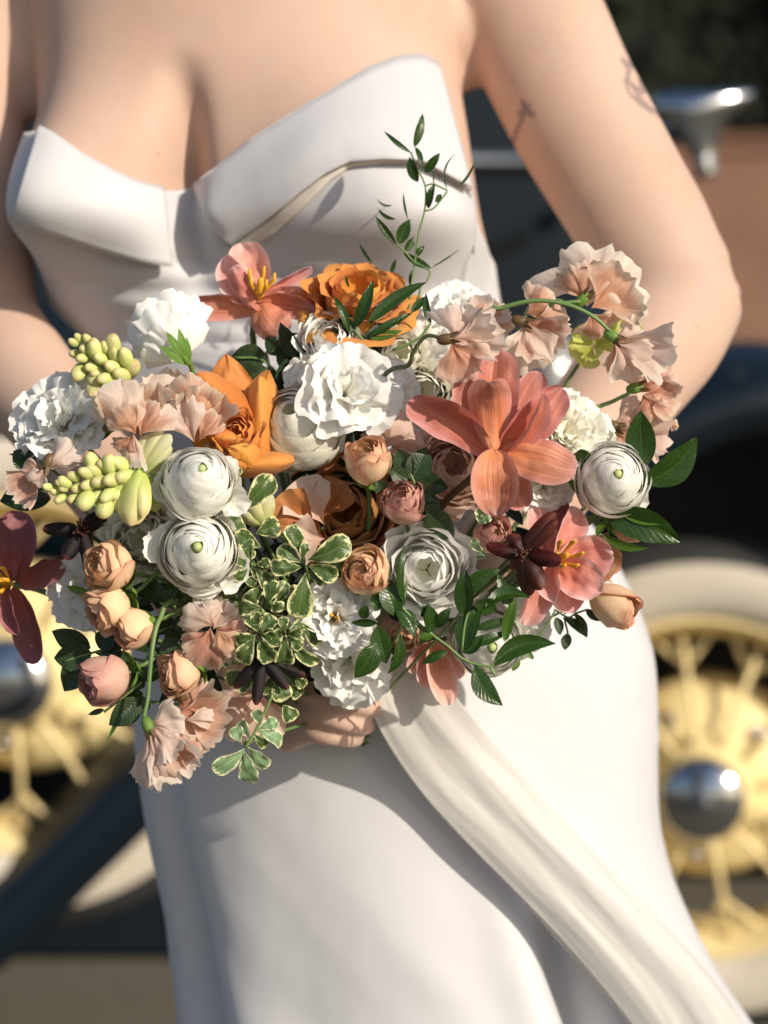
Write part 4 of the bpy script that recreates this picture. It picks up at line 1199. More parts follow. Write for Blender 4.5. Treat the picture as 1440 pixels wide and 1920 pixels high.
# side-on lisianthus with green calyx
t = thing('lisianthus', 'white lisianthus seen from behind, green calyx showing, top left of the bouquet', 'lisianthus', at(310, 620, 1.615), W_)
for k, (x0, y0, x1, y1, sp, z0, z1, rl) in enumerate([(345, 680, 300, 548, 88, .020, .030, 0), (345, 680, 262, 590, 80, .014, .02, -.3), (345, 680, 352, 585, 84, .012, .012, .3), (345, 680, 268, 648, 70, .004, .0, -.2),
                                                      (345, 680, 318, 592, 80, .0, -.010, .1)]):
    fan('petal', at(x0, y0, 1.605 + z0), at(x1, y1, 1.605 + z1), sp, 'white', t, roll=rl, cup=-.25, bend=.12, ruf=.05, nr=2.5, frill=.025, crump=.12, seed=k + 30, jag=.08)
for k, (ex, ey, wd) in enumerate([(312, 622, 20), (300, 648, 18), (335, 615, 18), (350, 632, 16)]):
    blade('sepal', at(352, 684, 1.592), at(ex, ey, 1.588), px2m(wd, 1.59), 'sepal', t, prof='leaf', bend=.12, nu=5, nv=10)
tube('stem', smooth_pts([at(330, 648, 1.592), at(352, 680, 1.592), at(362, 700, 1.60), at(420, 900, 1.66), at(640, 1345, 1.705)], 4), [.004, .0045, .004, .003, .0024, .002] + [.0018] * 11, 'sepal', t)


# --- sweet peas ------------------------------------------------------
def pea(label, c, d, petals, mat='pea', calyx=None, stem=None, sm='stem_green'):
    t = thing('sweet_pea', label, 'sweet pea', at(c[0], c[1], d), 'beige sweet peas')
    for k, q in enumerate(petals):
        x0, y0, x1, y1, sp, z0, z1 = q[:7]; kw = dict(q[7]) if len(q) > 7 else {}
        m_ = kw.pop('mat', mat)
        kw.setdefault('ruf', .15); kw.setdefault('nr', 2.0); kw.setdefault('crump', .24); kw.setdefault('frill', .020); kw.setdefault('cup', (-.38, .36, .1, -.2)[k % 4]); kw.setdefault('bend', (.16, -.10, .12)[k % 3]); kw.setdefault('jag', .16); kw.setdefault('curl', (.10, -.08, .16)[k % 3])
        kw['ruf'] = max(kw['ruf'], .10); sp = min(sp * 1.22, 165)
        fan('petal', at(x0, y0, d + z0), at(x1, y1, d + z1), sp, m_, t, seed=k * 2.3 + c[0] * .013, **kw)
    if calyx:
        x, y, ax_, ay_ = calyx
        A = ax((ax_, ay_, .1)); C = at(x, y, d - .002)
        ellips('calyx', C, A, .0065, .0040, 'sepal' if sm == 'stem_green' else 'stem_brown', t, lobes=5)
        X, Y = basis(A)
        for k in range(5):
            a = 2 * pi * k / 5
            o_ = X * cos(a) + Y * sin(a)
            blade('sepal', C + o_ * .0025, C + A * .011 + o_ * .0055, .0035, 'stem_brown', t, prof='leaf', view=-o_, nu=4, nv=5)
    if stem:
        P_ = smooth_pts([at(*p_) for p_ in stem], 5)
        tube('stem', P_, [.0013 + .0009 * (i / len(P_)) for i in range(len(P_))], sm, t, n=7)
    else: stem_to_bind(t, at(c[0], c[1], d + .004), ax((0, 0, 1)), .0013)
    return t


pea('mauve sweet pea hanging over the copper tulip\'s top petal', (846, 636), 1.560, [
    (846, 640, 888, 585, 120, .006, .010, dict(mat='pea_pale', roll=.2)), (846, 636, 945, 640, 70, .0, .006, dict(mat='pea_pale', roll=-.3)), (846, 640, 880, 712, 96, -.002, -.004), (846, 645, 852, 720, 60, .006, .012),
    (846, 640, 920, 600, 60, .0, -.006, dict(mat='pea_pale'))], calyx=(836, 636, 1, .1),
    stem=[(834, 636, 1.558), (800, 630, 1.562), (775, 660, 1.568), (765, 685, 1.575), (715, 716, 1.60), (680, 900, 1.66), (640, 1345, 1.705)], sm='stem_dark')
pea('translucent blush sweet pea standing tallest at the upper right', (1105, 568), 1.625, [
    (1100, 575, 1128, 460, 140, .006, .012, dict(ruf=.05, mat='pea_pale')), (1108, 578, 1190, 520, 95, .0, .0, dict(ruf=.06)), (1105, 585, 1130, 632, 110, -.002, .004, dict(ruf=.05)), (1098, 565, 1068, 500, 70, .004, -.004)],
    calyx=(1092, 562, .6, .6), stem=[(1088, 565, 1.62), (1060, 568, 1.62), (1030, 575, 1.625), (940, 700, 1.66), (640, 1345, 1.705)])
pea('beige sweet pea turned away behind the arching green stem', (985, 595), 1.620, [
    (985, 590, 1045, 560, 100, .008, .012, dict(ruf=.05)), (985, 598, 1040, 665, 96, .0, .0, dict(ruf=.06)), (985, 600, 1000, 690, 80, .006, -.004, dict(mat='pea_pale')), (985, 600, 1068, 620, 70, .006, .008)],
    calyx=(975, 602, 1, -.3), sm='stem_dark')
pea('pale sweet pea at the end of the arching green stem', (1150, 635), 1.612, [
    (1150, 636, 1205, 618, 80, .006, .006, dict(mat='pea_pale')), (1150, 640, 1262, 672, 60, .0, -.002, dict(mat='pea_pale')), (1150, 640, 1205, 700, 80, -.002, .0, dict(mat='pea_pale', ruf=.14)), (1150, 640, 1165, 700, 60, .008, .012)],
    calyx=(1147, 630, .7, -.5), stem=[(1145, 622, 1.608), (1110, 592, 1.606), (1060, 570, 1.606), (1000, 564, 1.608), (940, 578, 1.612), (912, 592, 1.618), (820, 740, 1.66), (640, 1345, 1.705)])
pea('sweet pea facing the elbow, below the pale one', (1215, 740), 1.635, [
    (1200, 735, 1262, 690, 110, .004, .004), (1205, 740, 1275, 748, 90, .0, .004), (1195, 730, 1180, 690, 70, .0, .0, dict(mat='pea_pale')), (1205, 740, 1225, 790, 90, .006, .0)],
    calyx=(1190, 728, .9, .2), stem=[(1186, 734, 1.632), (1150, 752, 1.632), (1100, 778, 1.635), (1000, 880, 1.66), (640, 1345, 1.705)])
pea('peach sweet pea behind the glossy leaves at the right edge', (1160, 795), 1.645, [
    (1150, 795, 1215, 775, 90, .004, .004, dict(mat='blush')), (1150, 800, 1260, 812, 60, .0, .004, dict(mat='blush')), (1150, 800, 1180, 850, 100, .004, .0), (1255, 795, 1272, 800, 90, .004, .004)],
    calyx=(1148, 798, .8, -.3), sm='stem_dark')
pea('small beige sweet pea behind the arch beside the waist', (900, 590), 1.660, [
    (905, 610, 870, 572, 90, .0, .004), (905, 610, 925, 560, 110, .0, .004, dict(mat='pea_pale')), (905, 610, 960, 590, 70, .004, .004)], sm='stem_dark')
pea('sweet pea folded like a shell left of the orange rose', (340, 800), 1.578, [
    (372, 828, 345, 705, 84, .010, .014), (368, 828, 395, 728, 70, .004, .006), (365, 830, 330, 745, 60, .000, -.006, dict(mat='pea_pale')), (372, 828, 405, 770, 60, .0, .000)])
pea('crumpled brownish sweet pea at the left, its rim curled white', (240, 790), 1.562, [
    (255, 815, 205, 718, 66, .006, .0, dict(mat='pea_pale')), (258, 818, 240, 715, 88, .008, .014), (262, 820, 292, 752, 84, .0, .0, dict(ruf=.14)), (255, 815, 225, 760, 84, -.006, -.010, dict(ruf=.16)),
    (250, 812, 255, 880, 62, -.002, .0, dict(mat='pea_pale')), (250, 815, 222, 850, 76, .002, .004)], calyx=(208, 800, .9, .3), sm='stem_dark')
pea('pale sweet pea petal standing behind the folded pair', (310, 740), 1.598, [
    (320, 800, 285, 702, 100, .0, .006, dict(mat='pea_pale')), (325, 800, 335, 696, 90, .004, .01, dict(mat='blush'))])
pea('bent sweet pea like a moth above the green bud spike at the left edge', (82, 880), 1.570, [
    (80, 885, 140, 838, 54, .0, .0, dict(mat='pea_pale', ruf=.06)), (82, 886, 20, 928, 66, .0, .004, dict(ruf=.07)), (84, 880, 60, 905, 90, -.004, -.006, dict(mat='pea_pale')), (86, 885, 40, 880, 60, .004, .004)],
    calyx=(90, 866, -.3, -.8), sm='stem_dark')
pea('curled beige sweet pea below the open ranunculus', (410, 1180), 1.566, [
    (398, 1175, 362, 1128, 130, .004, -.002, dict(mat='pea_pale', curl=.3)), (400, 1180, 435, 1130, 90, .006, .004, dict(mat='pea_pale')), (395, 1175, 382, 1258, 82, -.002, .0), (405, 1180, 440, 1230, 84, -.004, -.004, dict(ruf=.13)),
    (405, 1178, 462, 1188, 66, .0, -.004, dict(ruf=.12)), (395, 1180, 352, 1225, 66, .004, .004)])
pea('coral beige sweet pea peeking behind the lowest hanging one', (372, 1345), 1.575, [
    (330, 1330, 400, 1300, 90, .006, .010, dict(mat='pea', ruf=.05)), (332, 1335, 428, 1340, 76, .0, .004, dict(mat='pea')), (335, 1340, 400, 1392, 70, .006, .004), (345, 1350, 400, 1345, 50, -.004, -.004, dict(mat='pea_pale'))],
    calyx=(326, 1300, .8, -.4), sm='stem_dark')
pea('lowest hanging blush sweet pea on a bent green stem at the left', (285, 1365), 1.560, [
    (278, 1362, 300, 1480, 52, .004, .006, dict(mat='pea_pale')), (280, 1362, 340, 1462, 58, .0, .002, dict(mat='pea_pale', ruf=.12)), (282, 1362, 375, 1430, 46, .004, .004, dict(ruf=.12)),
    (280, 1358, 345, 1350, 84, .002, -.004, dict(mat='pea_pale')), (282, 1360, 330, 1420, 60, -.004, -.010, dict(mat='pea_pale'))],
    calyx=(277, 1360, .3, -.8), stem=[(273, 1358, 1.560), (270, 1345, 1.560), (277, 1310, 1.561), (282, 1250, 1.562), (288, 1200, 1.565), (300, 1160, 1.572), (330, 1130, 1.59), (450, 1200, 1.66), (640, 1345, 1.705)])
pea('round blush petals in shade under the big white lisianthus', (752, 815), 1.605, [
    (725, 840, 755, 772, 120, .0, .002, dict(mat='blush', ruf=.03)), (725, 845, 785, 850, 80, .002, .006, dict(mat='blush', ruf=.04)), (720, 840, 712, 790, 90, .008, .01, dict(mat='blush'))])
pea('large blush petals in shade at the lower left above the pale sprig', (470, 1330), 1.625, [
    (480, 1290, 440, 1390, 90, .0, .0, dict(mat='blush', ruf=.05)), (480, 1290, 500, 1385, 70, .004, .004, dict(mat='blush')), (480, 1300, 420, 1330, 80, .006, .004, dict(mat='blush'))])
pea('blush petals in shadow behind the dark bloom below the variegated leaves', (440, 1235), 1.625, [
    (470, 1220, 400, 1240, 80, .0, .0, dict(mat='blush')), (480, 1200, 470, 1290, 80, .0, .0, dict(mat='blush'))])

# --- green and yellow --------------------------------------------------
def budspike(label, c, d, axis, buds, extra=()):
    t = thing('tuberose_spike', label, 'bud spike', at(c[0], c[1], d), 'green bud spikes'); A = ax(axis)
    for k, (x, y, l, w_, ex, ey) in enumerate(buds):
        A2 = ax((ex, ey, .75)); dz = R_.uniform(-.004, .004)
        ellips('flower_bud', at(x, y, d + dz - .004 * (1 - min(1, l / 30))), A2, px2m(l / 2, d), px2m(w_ / 2, d), 'bud', t, lobes=3, taper=.35, roll=R_.uniform(0, 3), nu=15, bend=.1)
    return t


def autobuds(x0, y0, x1, y1, n, wid, s0, s1, seed, perp=1.0):
    rr = random.Random(seed); out = []
    dx, dy = x1 - x0, y1 - y0; L = sqrt(dx * dx + dy * dy); dx /= L; dy /= L
    for k in range(n):
        f = (k + .5) / n
        s = s0 + (s1 - s0) * f; sd = ((k % 3) - 1) * wid * (.45 + .55 * f)
        x = x0 + dx * L * f - dy * sd + rr.uniform(-4, 4); y = y0 + dy * L * f + dx * sd + rr.uniform(-4, 4)
        ex = -dx * .55 - dy * sd / max(wid, 1) * .55; ey = (-dy * .55 + dx * sd / max(wid, 1) * .55)
        out.append((x, y, s * 1.45, s * .82, ex, -ey))
    return out


b1 = autobuds(92, 925, 245, 895, 21, 30, 19, 36, 1) + [(172, 866, 46, 30, -.3, .8), (205, 870, 44, 30, .0, .9), (218, 902, 42, 30, .2, .3), (196, 955, 44, 34, -.3, -.7), (160, 940, 46, 34, -.4, -.7), (120, 905, 34, 24, -.5, .4)]
t = budspike('spike of plump green buds jutting left under the moth-like sweet pea', (190, 905), 1.560, (-1, 0, .3), b1)
blade('petal', at(262, 880, 1.557), at(244, 985, 1.550), px2m(62, 1.56), 'bud', t, cup=-.9, bend=.12, prof='oval')
blade('petal', at(262, 882, 1.560), at(266, 970, 1.548), px2m(40, 1.56), 'bud', t, cup=-.9, bend=.14, prof='oval', roll=.4)
blade('petal', at(255, 880, 1.562), at(222, 960, 1.560), px2m(46, 1.56), 'bud', t, cup=-.8, bend=.1, prof='oval', roll=-.5)
blade('petal', at(270, 890, 1.566), at(292, 960, 1.566), px2m(40, 1.56), 'green_bloom', t, cup=-.4, prof='oval', roll=.5)
tube('stem', smooth_pts([at(110, 915, 1.566), at(200, 905, 1.568), at(290, 900, 1.575), at(420, 1000, 1.63), at(640, 1345, 1.705)], 4), [.002] * 17, 'stem_green', t)
b2 = autobuds(132, 640, 235, 705, 18, 30, 17, 34, 2) + [(150, 700, 46, 30, -.4, -.6), (182, 710, 44, 34, -.1, -.8), (210, 650, 56, 34, .1, .9), (245, 690, 46, 36, .5, .2), (232, 670, 40, 34, .2, .6), (178, 655, 44, 30, -.2, .8)]
t = budspike('taller spike of yellow green buds behind, at the upper left', (190, 680), 1.605, (-1, .4, .3), b2)
tube('stem', smooth_pts([at(140, 645, 1.615), at(200, 690, 1.615), at(250, 740, 1.615), at(420, 1000, 1.65), at(640, 1345, 1.705)], 4), [.002] * 17, 'stem_green', t)
blade('petal', at(195, 700, 1.602), at(168, 742, 1.600), px2m(30, 1.6), 'bud', t, cup=-.6, prof='oval')
t = thing('freesia', 'pale yellow green freesia buds opening left above the ranunculus', 'freesia', at(295, 840, 1.572), 'freesia blooms')
for k, (x0, y0, x1, y1, wd, rl) in enumerate([(262, 890, 320, 815, 34, 0), (258, 886, 300, 800, 36, -.3), (268, 895, 322, 838, 32, .4), (255, 880, 282, 815, 34, .2), (270, 900, 300, 845, 36, -.4), (240, 905, 215, 862, 32, 0),
                                              (262, 892, 312, 862, 30, .2)]):
    blade('petal', at(x0, y0, 1.572), at(x1, y1, 1.562 + .002 * k), px2m(wd, 1.57), 'freesia', t, prof='oval', cup=-.8, bend=.08, roll=rl, seed=k)
stem_to_bind(t, at(262, 892, 1.576), ax((-.3, .3, .8)))
t = thing('freesia', 'cream freesia petals beside the upper ranunculus, under the orange rose', 'freesia', at(480, 950, 1.585), 'freesia blooms')
for k, (x0, y0, x1, y1, wd, rl) in enumerate([(500, 985, 470, 935, 40, 0), (495, 985, 505, 925, 36, .3), (490, 985, 455, 960, 34, -.3), (498, 985, 488, 945, 34, .2)]):
    blade('petal', at(x0, y0, 1.592), at(x1, y1, 1.584 + .002 * k), px2m(wd, 1.58), 'freesia', t, prof='oval', cup=-.6, bend=.08, roll=rl, seed=k, ruf=.05)
stem_to_bind(t, at(495, 985, 1.596), ax((-.3, .3, .8)))
t = thing('hellebore', 'lime green bloom glowing between the beige sweet peas at the upper right', 'hellebore', at(1110, 650, 1.635), 'lime green blooms')
for k, (x1, y1, sp) in enumerate([(1085, 610, 70), (1140, 600, 60), (1065, 650, 70), (1160, 640, 60), (1095, 690, 90), (1075, 670, 60), (1200, 600, 40), (1130, 660, 80)]):
    fan('petal', at(1112, 650, 1.638), at(x1, y1, 1.630 + .002 * k), sp, 'green_bloom', t, cup=.2, ruf=.06, nr=1.5, seed=k, crump=.1)
stem_to_bind(t, at(1112, 650, 1.64), ax((.2, .3, .8)))


# --- dark blooms ------------------------------------------------------
def darkbloom(label, c, d, mat, petals):
    t = thing('dark_bloom', label, 'dark flower', at(c[0], c[1], d), 'dark chocolate blooms')
    for k, q in enumerate(petals):
        x1, y1, wd, dz = q[:4]; kw = dict(q[4]) if len(q) > 4 else {}
        kw.setdefault('cup', -.7)
        sx = c[0] + (x1 - c[0]) * .12; sy = c[1] + (y1 - c[1]) * .12
        blade('petal', at(sx, sy, d), at(x1, y1, d + dz), px2m(wd, d), mat, t, prof='strap', bend=.05, nu=10, nv=16, seed=k, ruf=.02, **kw)
    rr = random.Random(c[0])
    A = ax((0, .1, 1)); X, Y = basis(A)
    for k in range(16):
        a = rr.uniform(0, 2 * pi); r = rr.uniform(.001, .0065); b0 = at(c[0], c[1], d - .001)
        e = b0 + A * .006 + (X * cos(a) + Y * sin(a)) * r
        tube('stamen', [b0, (b0 + e) / 2, e, e + A * .0012], [.0004, .0005, .0010, .0007], 'dark_stamen', t, n=5)
    stem_to_bind(t, at(c[0], c[1], d + .003), A, .0016, mat='stem_dark')
    return t


darkbloom('velvet maroon star-like bloom crossing in front of the coral tulip', (980, 1040), 1.562, 'maroon', [
    (1042, 962, 36, .0, dict(roll=.3)), (1044, 975, 26, -.004, dict(roll=-.2)), (958, 1000, 30, .004), (912, 1020, 30, .004, dict(roll=.4)), (1052, 1052, 32, -.010), (1018, 1104, 40, -.006), (993, 1118, 36, .004), (960, 1070, 34, .006)])
darkbloom('near black bloom with ragged petals beside the green bud spike', (152, 992), 1.580, 'black_petal', [
    (80, 992, 26, -.002), (122, 1048, 34, -.006), (190, 975, 28, .0), (168, 1050, 30, -.004), (175, 1000, 30, .004), (185, 962, 22, .0), (172, 1095, 20, .0)])
darkbloom('black bloom with red tipped petals pointing down over the lower leaves', (492, 1232), 1.566, 'black_petal', [
    (440, 1290, 24, .002), (480, 1322, 24, -.004), (540, 1292, 26, .0), (572, 1266, 24, .006), (446, 1240, 22, .004), (520, 1225, 30, .004), (470, 1200, 22, .004)])


# --- greenery ------------------------------------------------------
def sprig(name, label, cat, group, c, d, leaves, stems=(), mat='smilax', sm='stem_green', prof='leaf', srad=.0011, bind=True):
    t = thing(name, label, cat, at(c[0], c[1], d), group)
    for k, q in enumerate(leaves):
        x0, y0, x1, y1, wd = q[:5]; kw = dict(q[5]) if len(q) > 5 else {}
        z0 = kw.pop('z0', 0.0); z1 = kw.pop('z1', R_.uniform(-.006, .006)); m_ = kw.pop('mat', mat)
        kw.setdefault('prof', prof); kw.setdefault('fold', R_.uniform(.15, .4)); kw.setdefault('bend', R_.uniform(-.06, .1)); kw.setdefault('roll', R_.uniform(-.5, .5)); kw.setdefault('tip', R_.uniform(-.03, .12))
        kw.setdefault('sabre', R_.uniform(-.05, .05)); kw.setdefault('ruf', .015)
        blade('leaf', at(x0, y0, d + z0), at(x1, y1, d + z1), px2m(wd * 1.12, d), m_, t, seed=k + c[0] * .1, nu=8, nv=14, **kw)
    for s in stems:
        P_ = smooth_pts([at(p_[0], p_[1], d + (p_[2] if len(p_) > 2 else 0)) for p_ in s], 5)
        tube('stem', P_, [srad] * len(P_), sm, t, n=6)
    if bind: stem_to_bind(t, at(c[0], c[1], d + .003), ax((0, 0, 1)), srad * 1.2, mat=sm, back=.03)
    return t


def c8(L): return [(640 + a * .2395, 180 + b * .2395, 640 + c * .2395, 180 + d * .2395, w_ * .2395) + tuple(r) for a, b, c, d, w_, *r in L]
def c6(L): return [(780 + a * .375, 880 + b * .375, 780 + c * .375, 880 + d * .375, w_ * .375) + tuple(r) for a, b, c, d, w_, *r in L]
def c5(L): return [(400 + a * .3472, 820 + b * .3472, 400 + c * .3472, 820 + d * .3472, w_ * .3472) + tuple(r) for a, b, c, d, w_, *r in L]
def c3(L): return [(760 + a * .3889, 420 + b * .3889, 760 + c * .3889, 420 + d * .3889, w_ * .3889) + tuple(r) for a, b, c, d, w_, *r in L]
def q8(L): return [(640 + a * .2395, 180 + b * .2395) for a, b in L]
def q6(L): return [(780 + a * .375, 880 + b * .375) for a, b in L]


SMG = 'smilax trails in the bouquet'
sprig('smilax_trail', 'thin smilax trail rising over the bodice above the orange rose', 'greenery', SMG, (785, 560), 1.655,
      c8([(570, 400, 642, 135, 70), (545, 445, 335, 272, 36), (580, 400, 632, 565, 40), (655, 598, 772, 448, 66), (600, 672, 528, 475, 80), (832, 738, 900, 440, 16, dict(sabre=-.18)), (905, 718, 1045, 505, 22, dict(sabre=.1)),
          (680, 880, 728, 680, 60), (735, 830, 788, 770, 44), (430, 1165, 268, 940, 58), (450, 1158, 540, 965, 96), (520, 965, 485, 755, 18), (425, 965, 285, 878, 28, dict(sabre=-.12)), (398, 855, 275, 800, 18, dict(sabre=-.2)),
          (500, 1215, 570, 1100, 64), (580, 1258, 652, 1172, 42), (702, 1352, 485, 1225, 60), (702, 1345, 925, 1200, 14), (240, 1310, 135, 1150, 24), (390, 1390, 430, 1275, 34), (540, 1490, 552, 1360, 22),
          (720, 700, 715, 590, 10)]),
      [q8([(545, 440), (590, 560), (655, 700), (655, 880), (605, 1080), (580, 1270), (548, 1480), (530, 1700)]), q8([(430, 1160), (500, 1220), (560, 1290), (690, 1370), (670, 1450)]), q8([(655, 705), (720, 690), (830, 740)]),
       q8([(655, 900), (720, 880), (790, 800), (830, 745)])], srad=.00075, sm='stem_green')
sprig('smilax_trail', 'broad dark leaves fanned in front of the far orange rose', 'greenery', SMG, (680, 640), 1.625,
      c8([(100, 1820, 245, 1440, 100, dict(sabre=.08)), (205, 1785, 672, 1450, 100, dict(sabre=-.06)), (215, 1890, 560, 1700, 66), (548, 1695, 662, 1565, 66), (702, 1790, 665, 1545, 56), (60, 1850, -60, 1560, 60), (120, 1880, 0, 1700, 50),
          (225, 1900, 480, 1830, 60, dict(mat='smilax_fresh')), (60, 1500, 30, 1400, 20)]), [q8([(100, 1830), (160, 1900), (250, 2000)]), q8([(700, 1780), (600, 1900), (400, 1990)])], bind=True)
sprig('smilax_trail', 'smilax trail curving over the skirt at the lower right of the bouquet', 'greenery', SMG, (862, 1160), 1.556,
      c6([(238, 735, 238, 500, 96, dict(roll=-.4, z0=0, z1=-.004)), (240, 640, 420, 500, 76, dict(sabre=-.12)), (345, 690, 575, 642, 70, dict(sabre=-.22)), (235, 908, 325, 685, 108, dict(roll=-.3, sabre=-.08)), (242, 885, 458, 815, 54),
          (235, 918, 335, 828, 60, dict(sabre=.1)), (385, 980, 700, 872, 92, dict(sabre=-.15)), (295, 982, 434, 1180, 96, dict(sabre=.12)), (155, 908, 28, 972, 46), (300, 800, 480, 752, 46), (445, 860, 500, 640, 56, dict(mat='smilax_fresh')),
          (300, 672, 402, 715, 84, dict(sabre=-.1)), (75, 820, 62, 672, 64, dict(roll=.5)), (90, 800, 18, 858, 46, dict(mat='smilax_fresh')), (100, 790, 170, 690, 56), (60, 730, 10, 690, 50), (480, 720, 410, 520, 60, dict(z1=.01, z0=.01))]),
      [q6([(-120, 640), (-20, 740), (75, 822), (160, 885), (230, 945), (300, 975), (372, 990), (398, 1035)]), q6([(230, 905), (240, 800), (262, 690), (250, 640)]), q6([(372, 990), (385, 975)]), q6([(372, 990), (380, 1012), (398, 1030)])], srad=.0010)
sprig('smilax_trail', 'glossy smilax leaves clustered beneath the white rose', 'greenery', SMG, (760, 1165), 1.556,
      c5([(1035, 910, 1052, 572, 46, dict(sabre=-.14, roll=.6)), (985, 965, 928, 752, 118, dict(roll=.2)), (990, 925, 1088, 1080, 86, dict(sabre=-.08)), (1185, 1050, 1152, 900, 76), (885, 1000, 742, 1000, 44), (885, 1020, 935, 1225, 104),
          (1005, 1060, 945, 1285, 60, dict(sabre=-.1)), (880, 1110, 765, 1300, 116), (800, 975, 830, 905, 56), (850, 880, 940, 855, 60), (1190, 1060, 1110, 1085, 56, dict(mat='smilax_fresh')), (900, 930, 850, 880, 50)]),
      [q6([(-70, 690), (-50, 600), (-45, 560)]), q6([(-130, 620), (-60, 700), (0, 760)])], srad=.001)
sprig('foliage_sprig', 'two broad glossy leaves beside the right hand ranunculus', 'greenery', 'glossy leaf sprigs', (1208, 900), 1.602,
      c3([(1150, 1175, 1135, 900, 135, dict(fold=.2, roll=-.2)), (1150, 1250, 1405, 1026, 140, dict(sabre=.10, roll=.3)), (1000, 1330, 830, 1230, 60), (820, 1130, 895, 1110, 60), (1030, 1380, 1270, 1440, 60, dict(mat='smilax_fresh'))]), srad=.0016)
sprig('foliage_sprig', 'pointed green leaf reaching right under the ranunculus over the whitewall', 'greenery', 'glossy leaf sprigs', (1120, 975), 1.604,
      c6([(950, 235, 1325, 365, 150, dict(sabre=-.08, fold=.3, roll=.2)), (930, 250, 1150, 290, 50, dict(mat='smilax_fresh')), (930, 320, 1165, 392, 46, dict(sabre=.1, mat='smilax_fresh')), (860, 120, 760, 60, 60, dict(mat='smilax_fresh')), (940, 260, 900, 340, 40, dict(mat='smilax_fresh'))]), srad=.0014)
sprig('foliage_sprig', 'thin green leaves below the coral tulip over the bright skirt', 'greenery', 'glossy leaf sprigs', (1060, 1150), 1.630,
      c6([(740, 740, 860, 840, 46), (700, 740, 720, 830, 46, dict(mat='rose_leaf')), (760, 820, 745, 905, 50, dict(mat='rose_leaf')), (790, 720, 860, 835, 36), (540, 900, 590, 950, 30, dict(mat='smilax_fresh')), (520, 960, 480, 1010, 24, dict(mat='smilax_fresh')), (850, 700, 920, 760, 40)]),
      [q6([(700, 700), (640, 800), (560, 900), (480, 1000)]), q6([(690, 700), (760, 740), (800, 720), (860, 700)]), q6([(740, 740), (760, 820)]), q6([(560, 900), (545, 905)])], srad=.0008)
RL = 'rose leaf sprigs'
sprig('rose_foliage', 'dusky rose leaves at the left edge beside the lowest buds', 'greenery', RL, (190, 1230), 1.600,
      [(170, 1215, 96, 1185, 42), (172, 1225, 100, 1235, 50), (175, 1235, 120, 1296, 52), (185, 1215, 215, 1185, 40), (190, 1225, 235, 1205, 34), (250, 1245, 205, 1225, 30), (250, 1215, 300, 1180, 40), (125, 1100, 175, 1115, 14, dict(mat='sepal'))],
      [[(120, 1240), (180, 1222), (260, 1200), (330, 1170)]], mat='rose_leaf', srad=.001)
sprig('rose_foliage', 'rose leaves trailing left of the lowest sweet pea', 'greenery', RL, (240, 1320), 1.590,
      [(262, 1310, 205, 1360, 44), (268, 1300, 225, 1320, 40, dict(mat='smilax')), (262, 1305, 272, 1340, 30), (270, 1290, 250, 1262, 30), (300, 1270, 260, 1255, 34), (195, 1330, 165, 1340, 10), (225, 1340, 200, 1388, 8, dict(mat='sepal'))],
      [[(195, 1335), (240, 1300), (300, 1250), (360, 1200)]], mat='rose_leaf', srad=.001)
sprig('rose_foliage', 'toothed dark rose leaves between the two shaded rosebuds', 'greenery', RL, (775, 890), 1.578,
      [(770, 895, 745, 842, 36), (772, 900, 800, 838, 44), (780, 905, 840, 915, 38), (775, 905, 815, 940, 34), (765, 900, 730, 880, 30), (800, 960, 850, 1010, 54, dict(z0=.02, z1=.02)), (720, 920, 705, 900, 26), (790, 925, 826, 960, 30)],
      [[(760, 870), (775, 900), (800, 960)]], mat='rose_leaf', srad=.0009)
sprig('rose_foliage', 'shadowed leaves behind the cream ranunculus beside the tall tulip', 'greenery', RL, (500, 680), 1.655,
      [(500, 670, 432, 668, 46), (505, 665, 530, 632, 40), (500, 690, 452, 720, 50), (530, 650, 570, 630, 46), (510, 700, 500, 760, 50), (520, 660, 560, 690, 40)], [[(440, 670), (500, 680), (560, 760)]], mat='rose_leaf', srad=.001)
sprig('rose_foliage', 'dark leaf behind the frilled white bloom at the far left', 'greenery', RL, (50, 880), 1.610,
      [(60, 880, 26, 845, 40, dict(mat='smilax')), (95, 935, 0, 940, 60, dict(mat='deep_leaf')), (215, 800, 130, 830, 24, dict(mat='smilax_fresh')), (70, 860, 15, 850, 8)], mat='rose_leaf', srad=.001)
sprig('rose_foliage', 'leaves in the gap between the left buds and the ranunculus', 'greenery', RL, (300, 1130), 1.600,
      [(300, 1110, 420, 1085, 34, dict(mat='smilax')), (320, 1120, 250, 1100, 34, dict(mat='smilax')), (330, 1130, 380, 1110, 40), (320, 1150, 290, 1190, 34), (335, 1160, 330, 1230, 40), (340, 1150, 350, 1190, 36), (310, 1220, 270, 1250, 36), (340, 1200, 300, 1240, 40)],
      [[(240, 1180), (330, 1150), (420, 1180)]], mat='rose_leaf', srad=.0012)

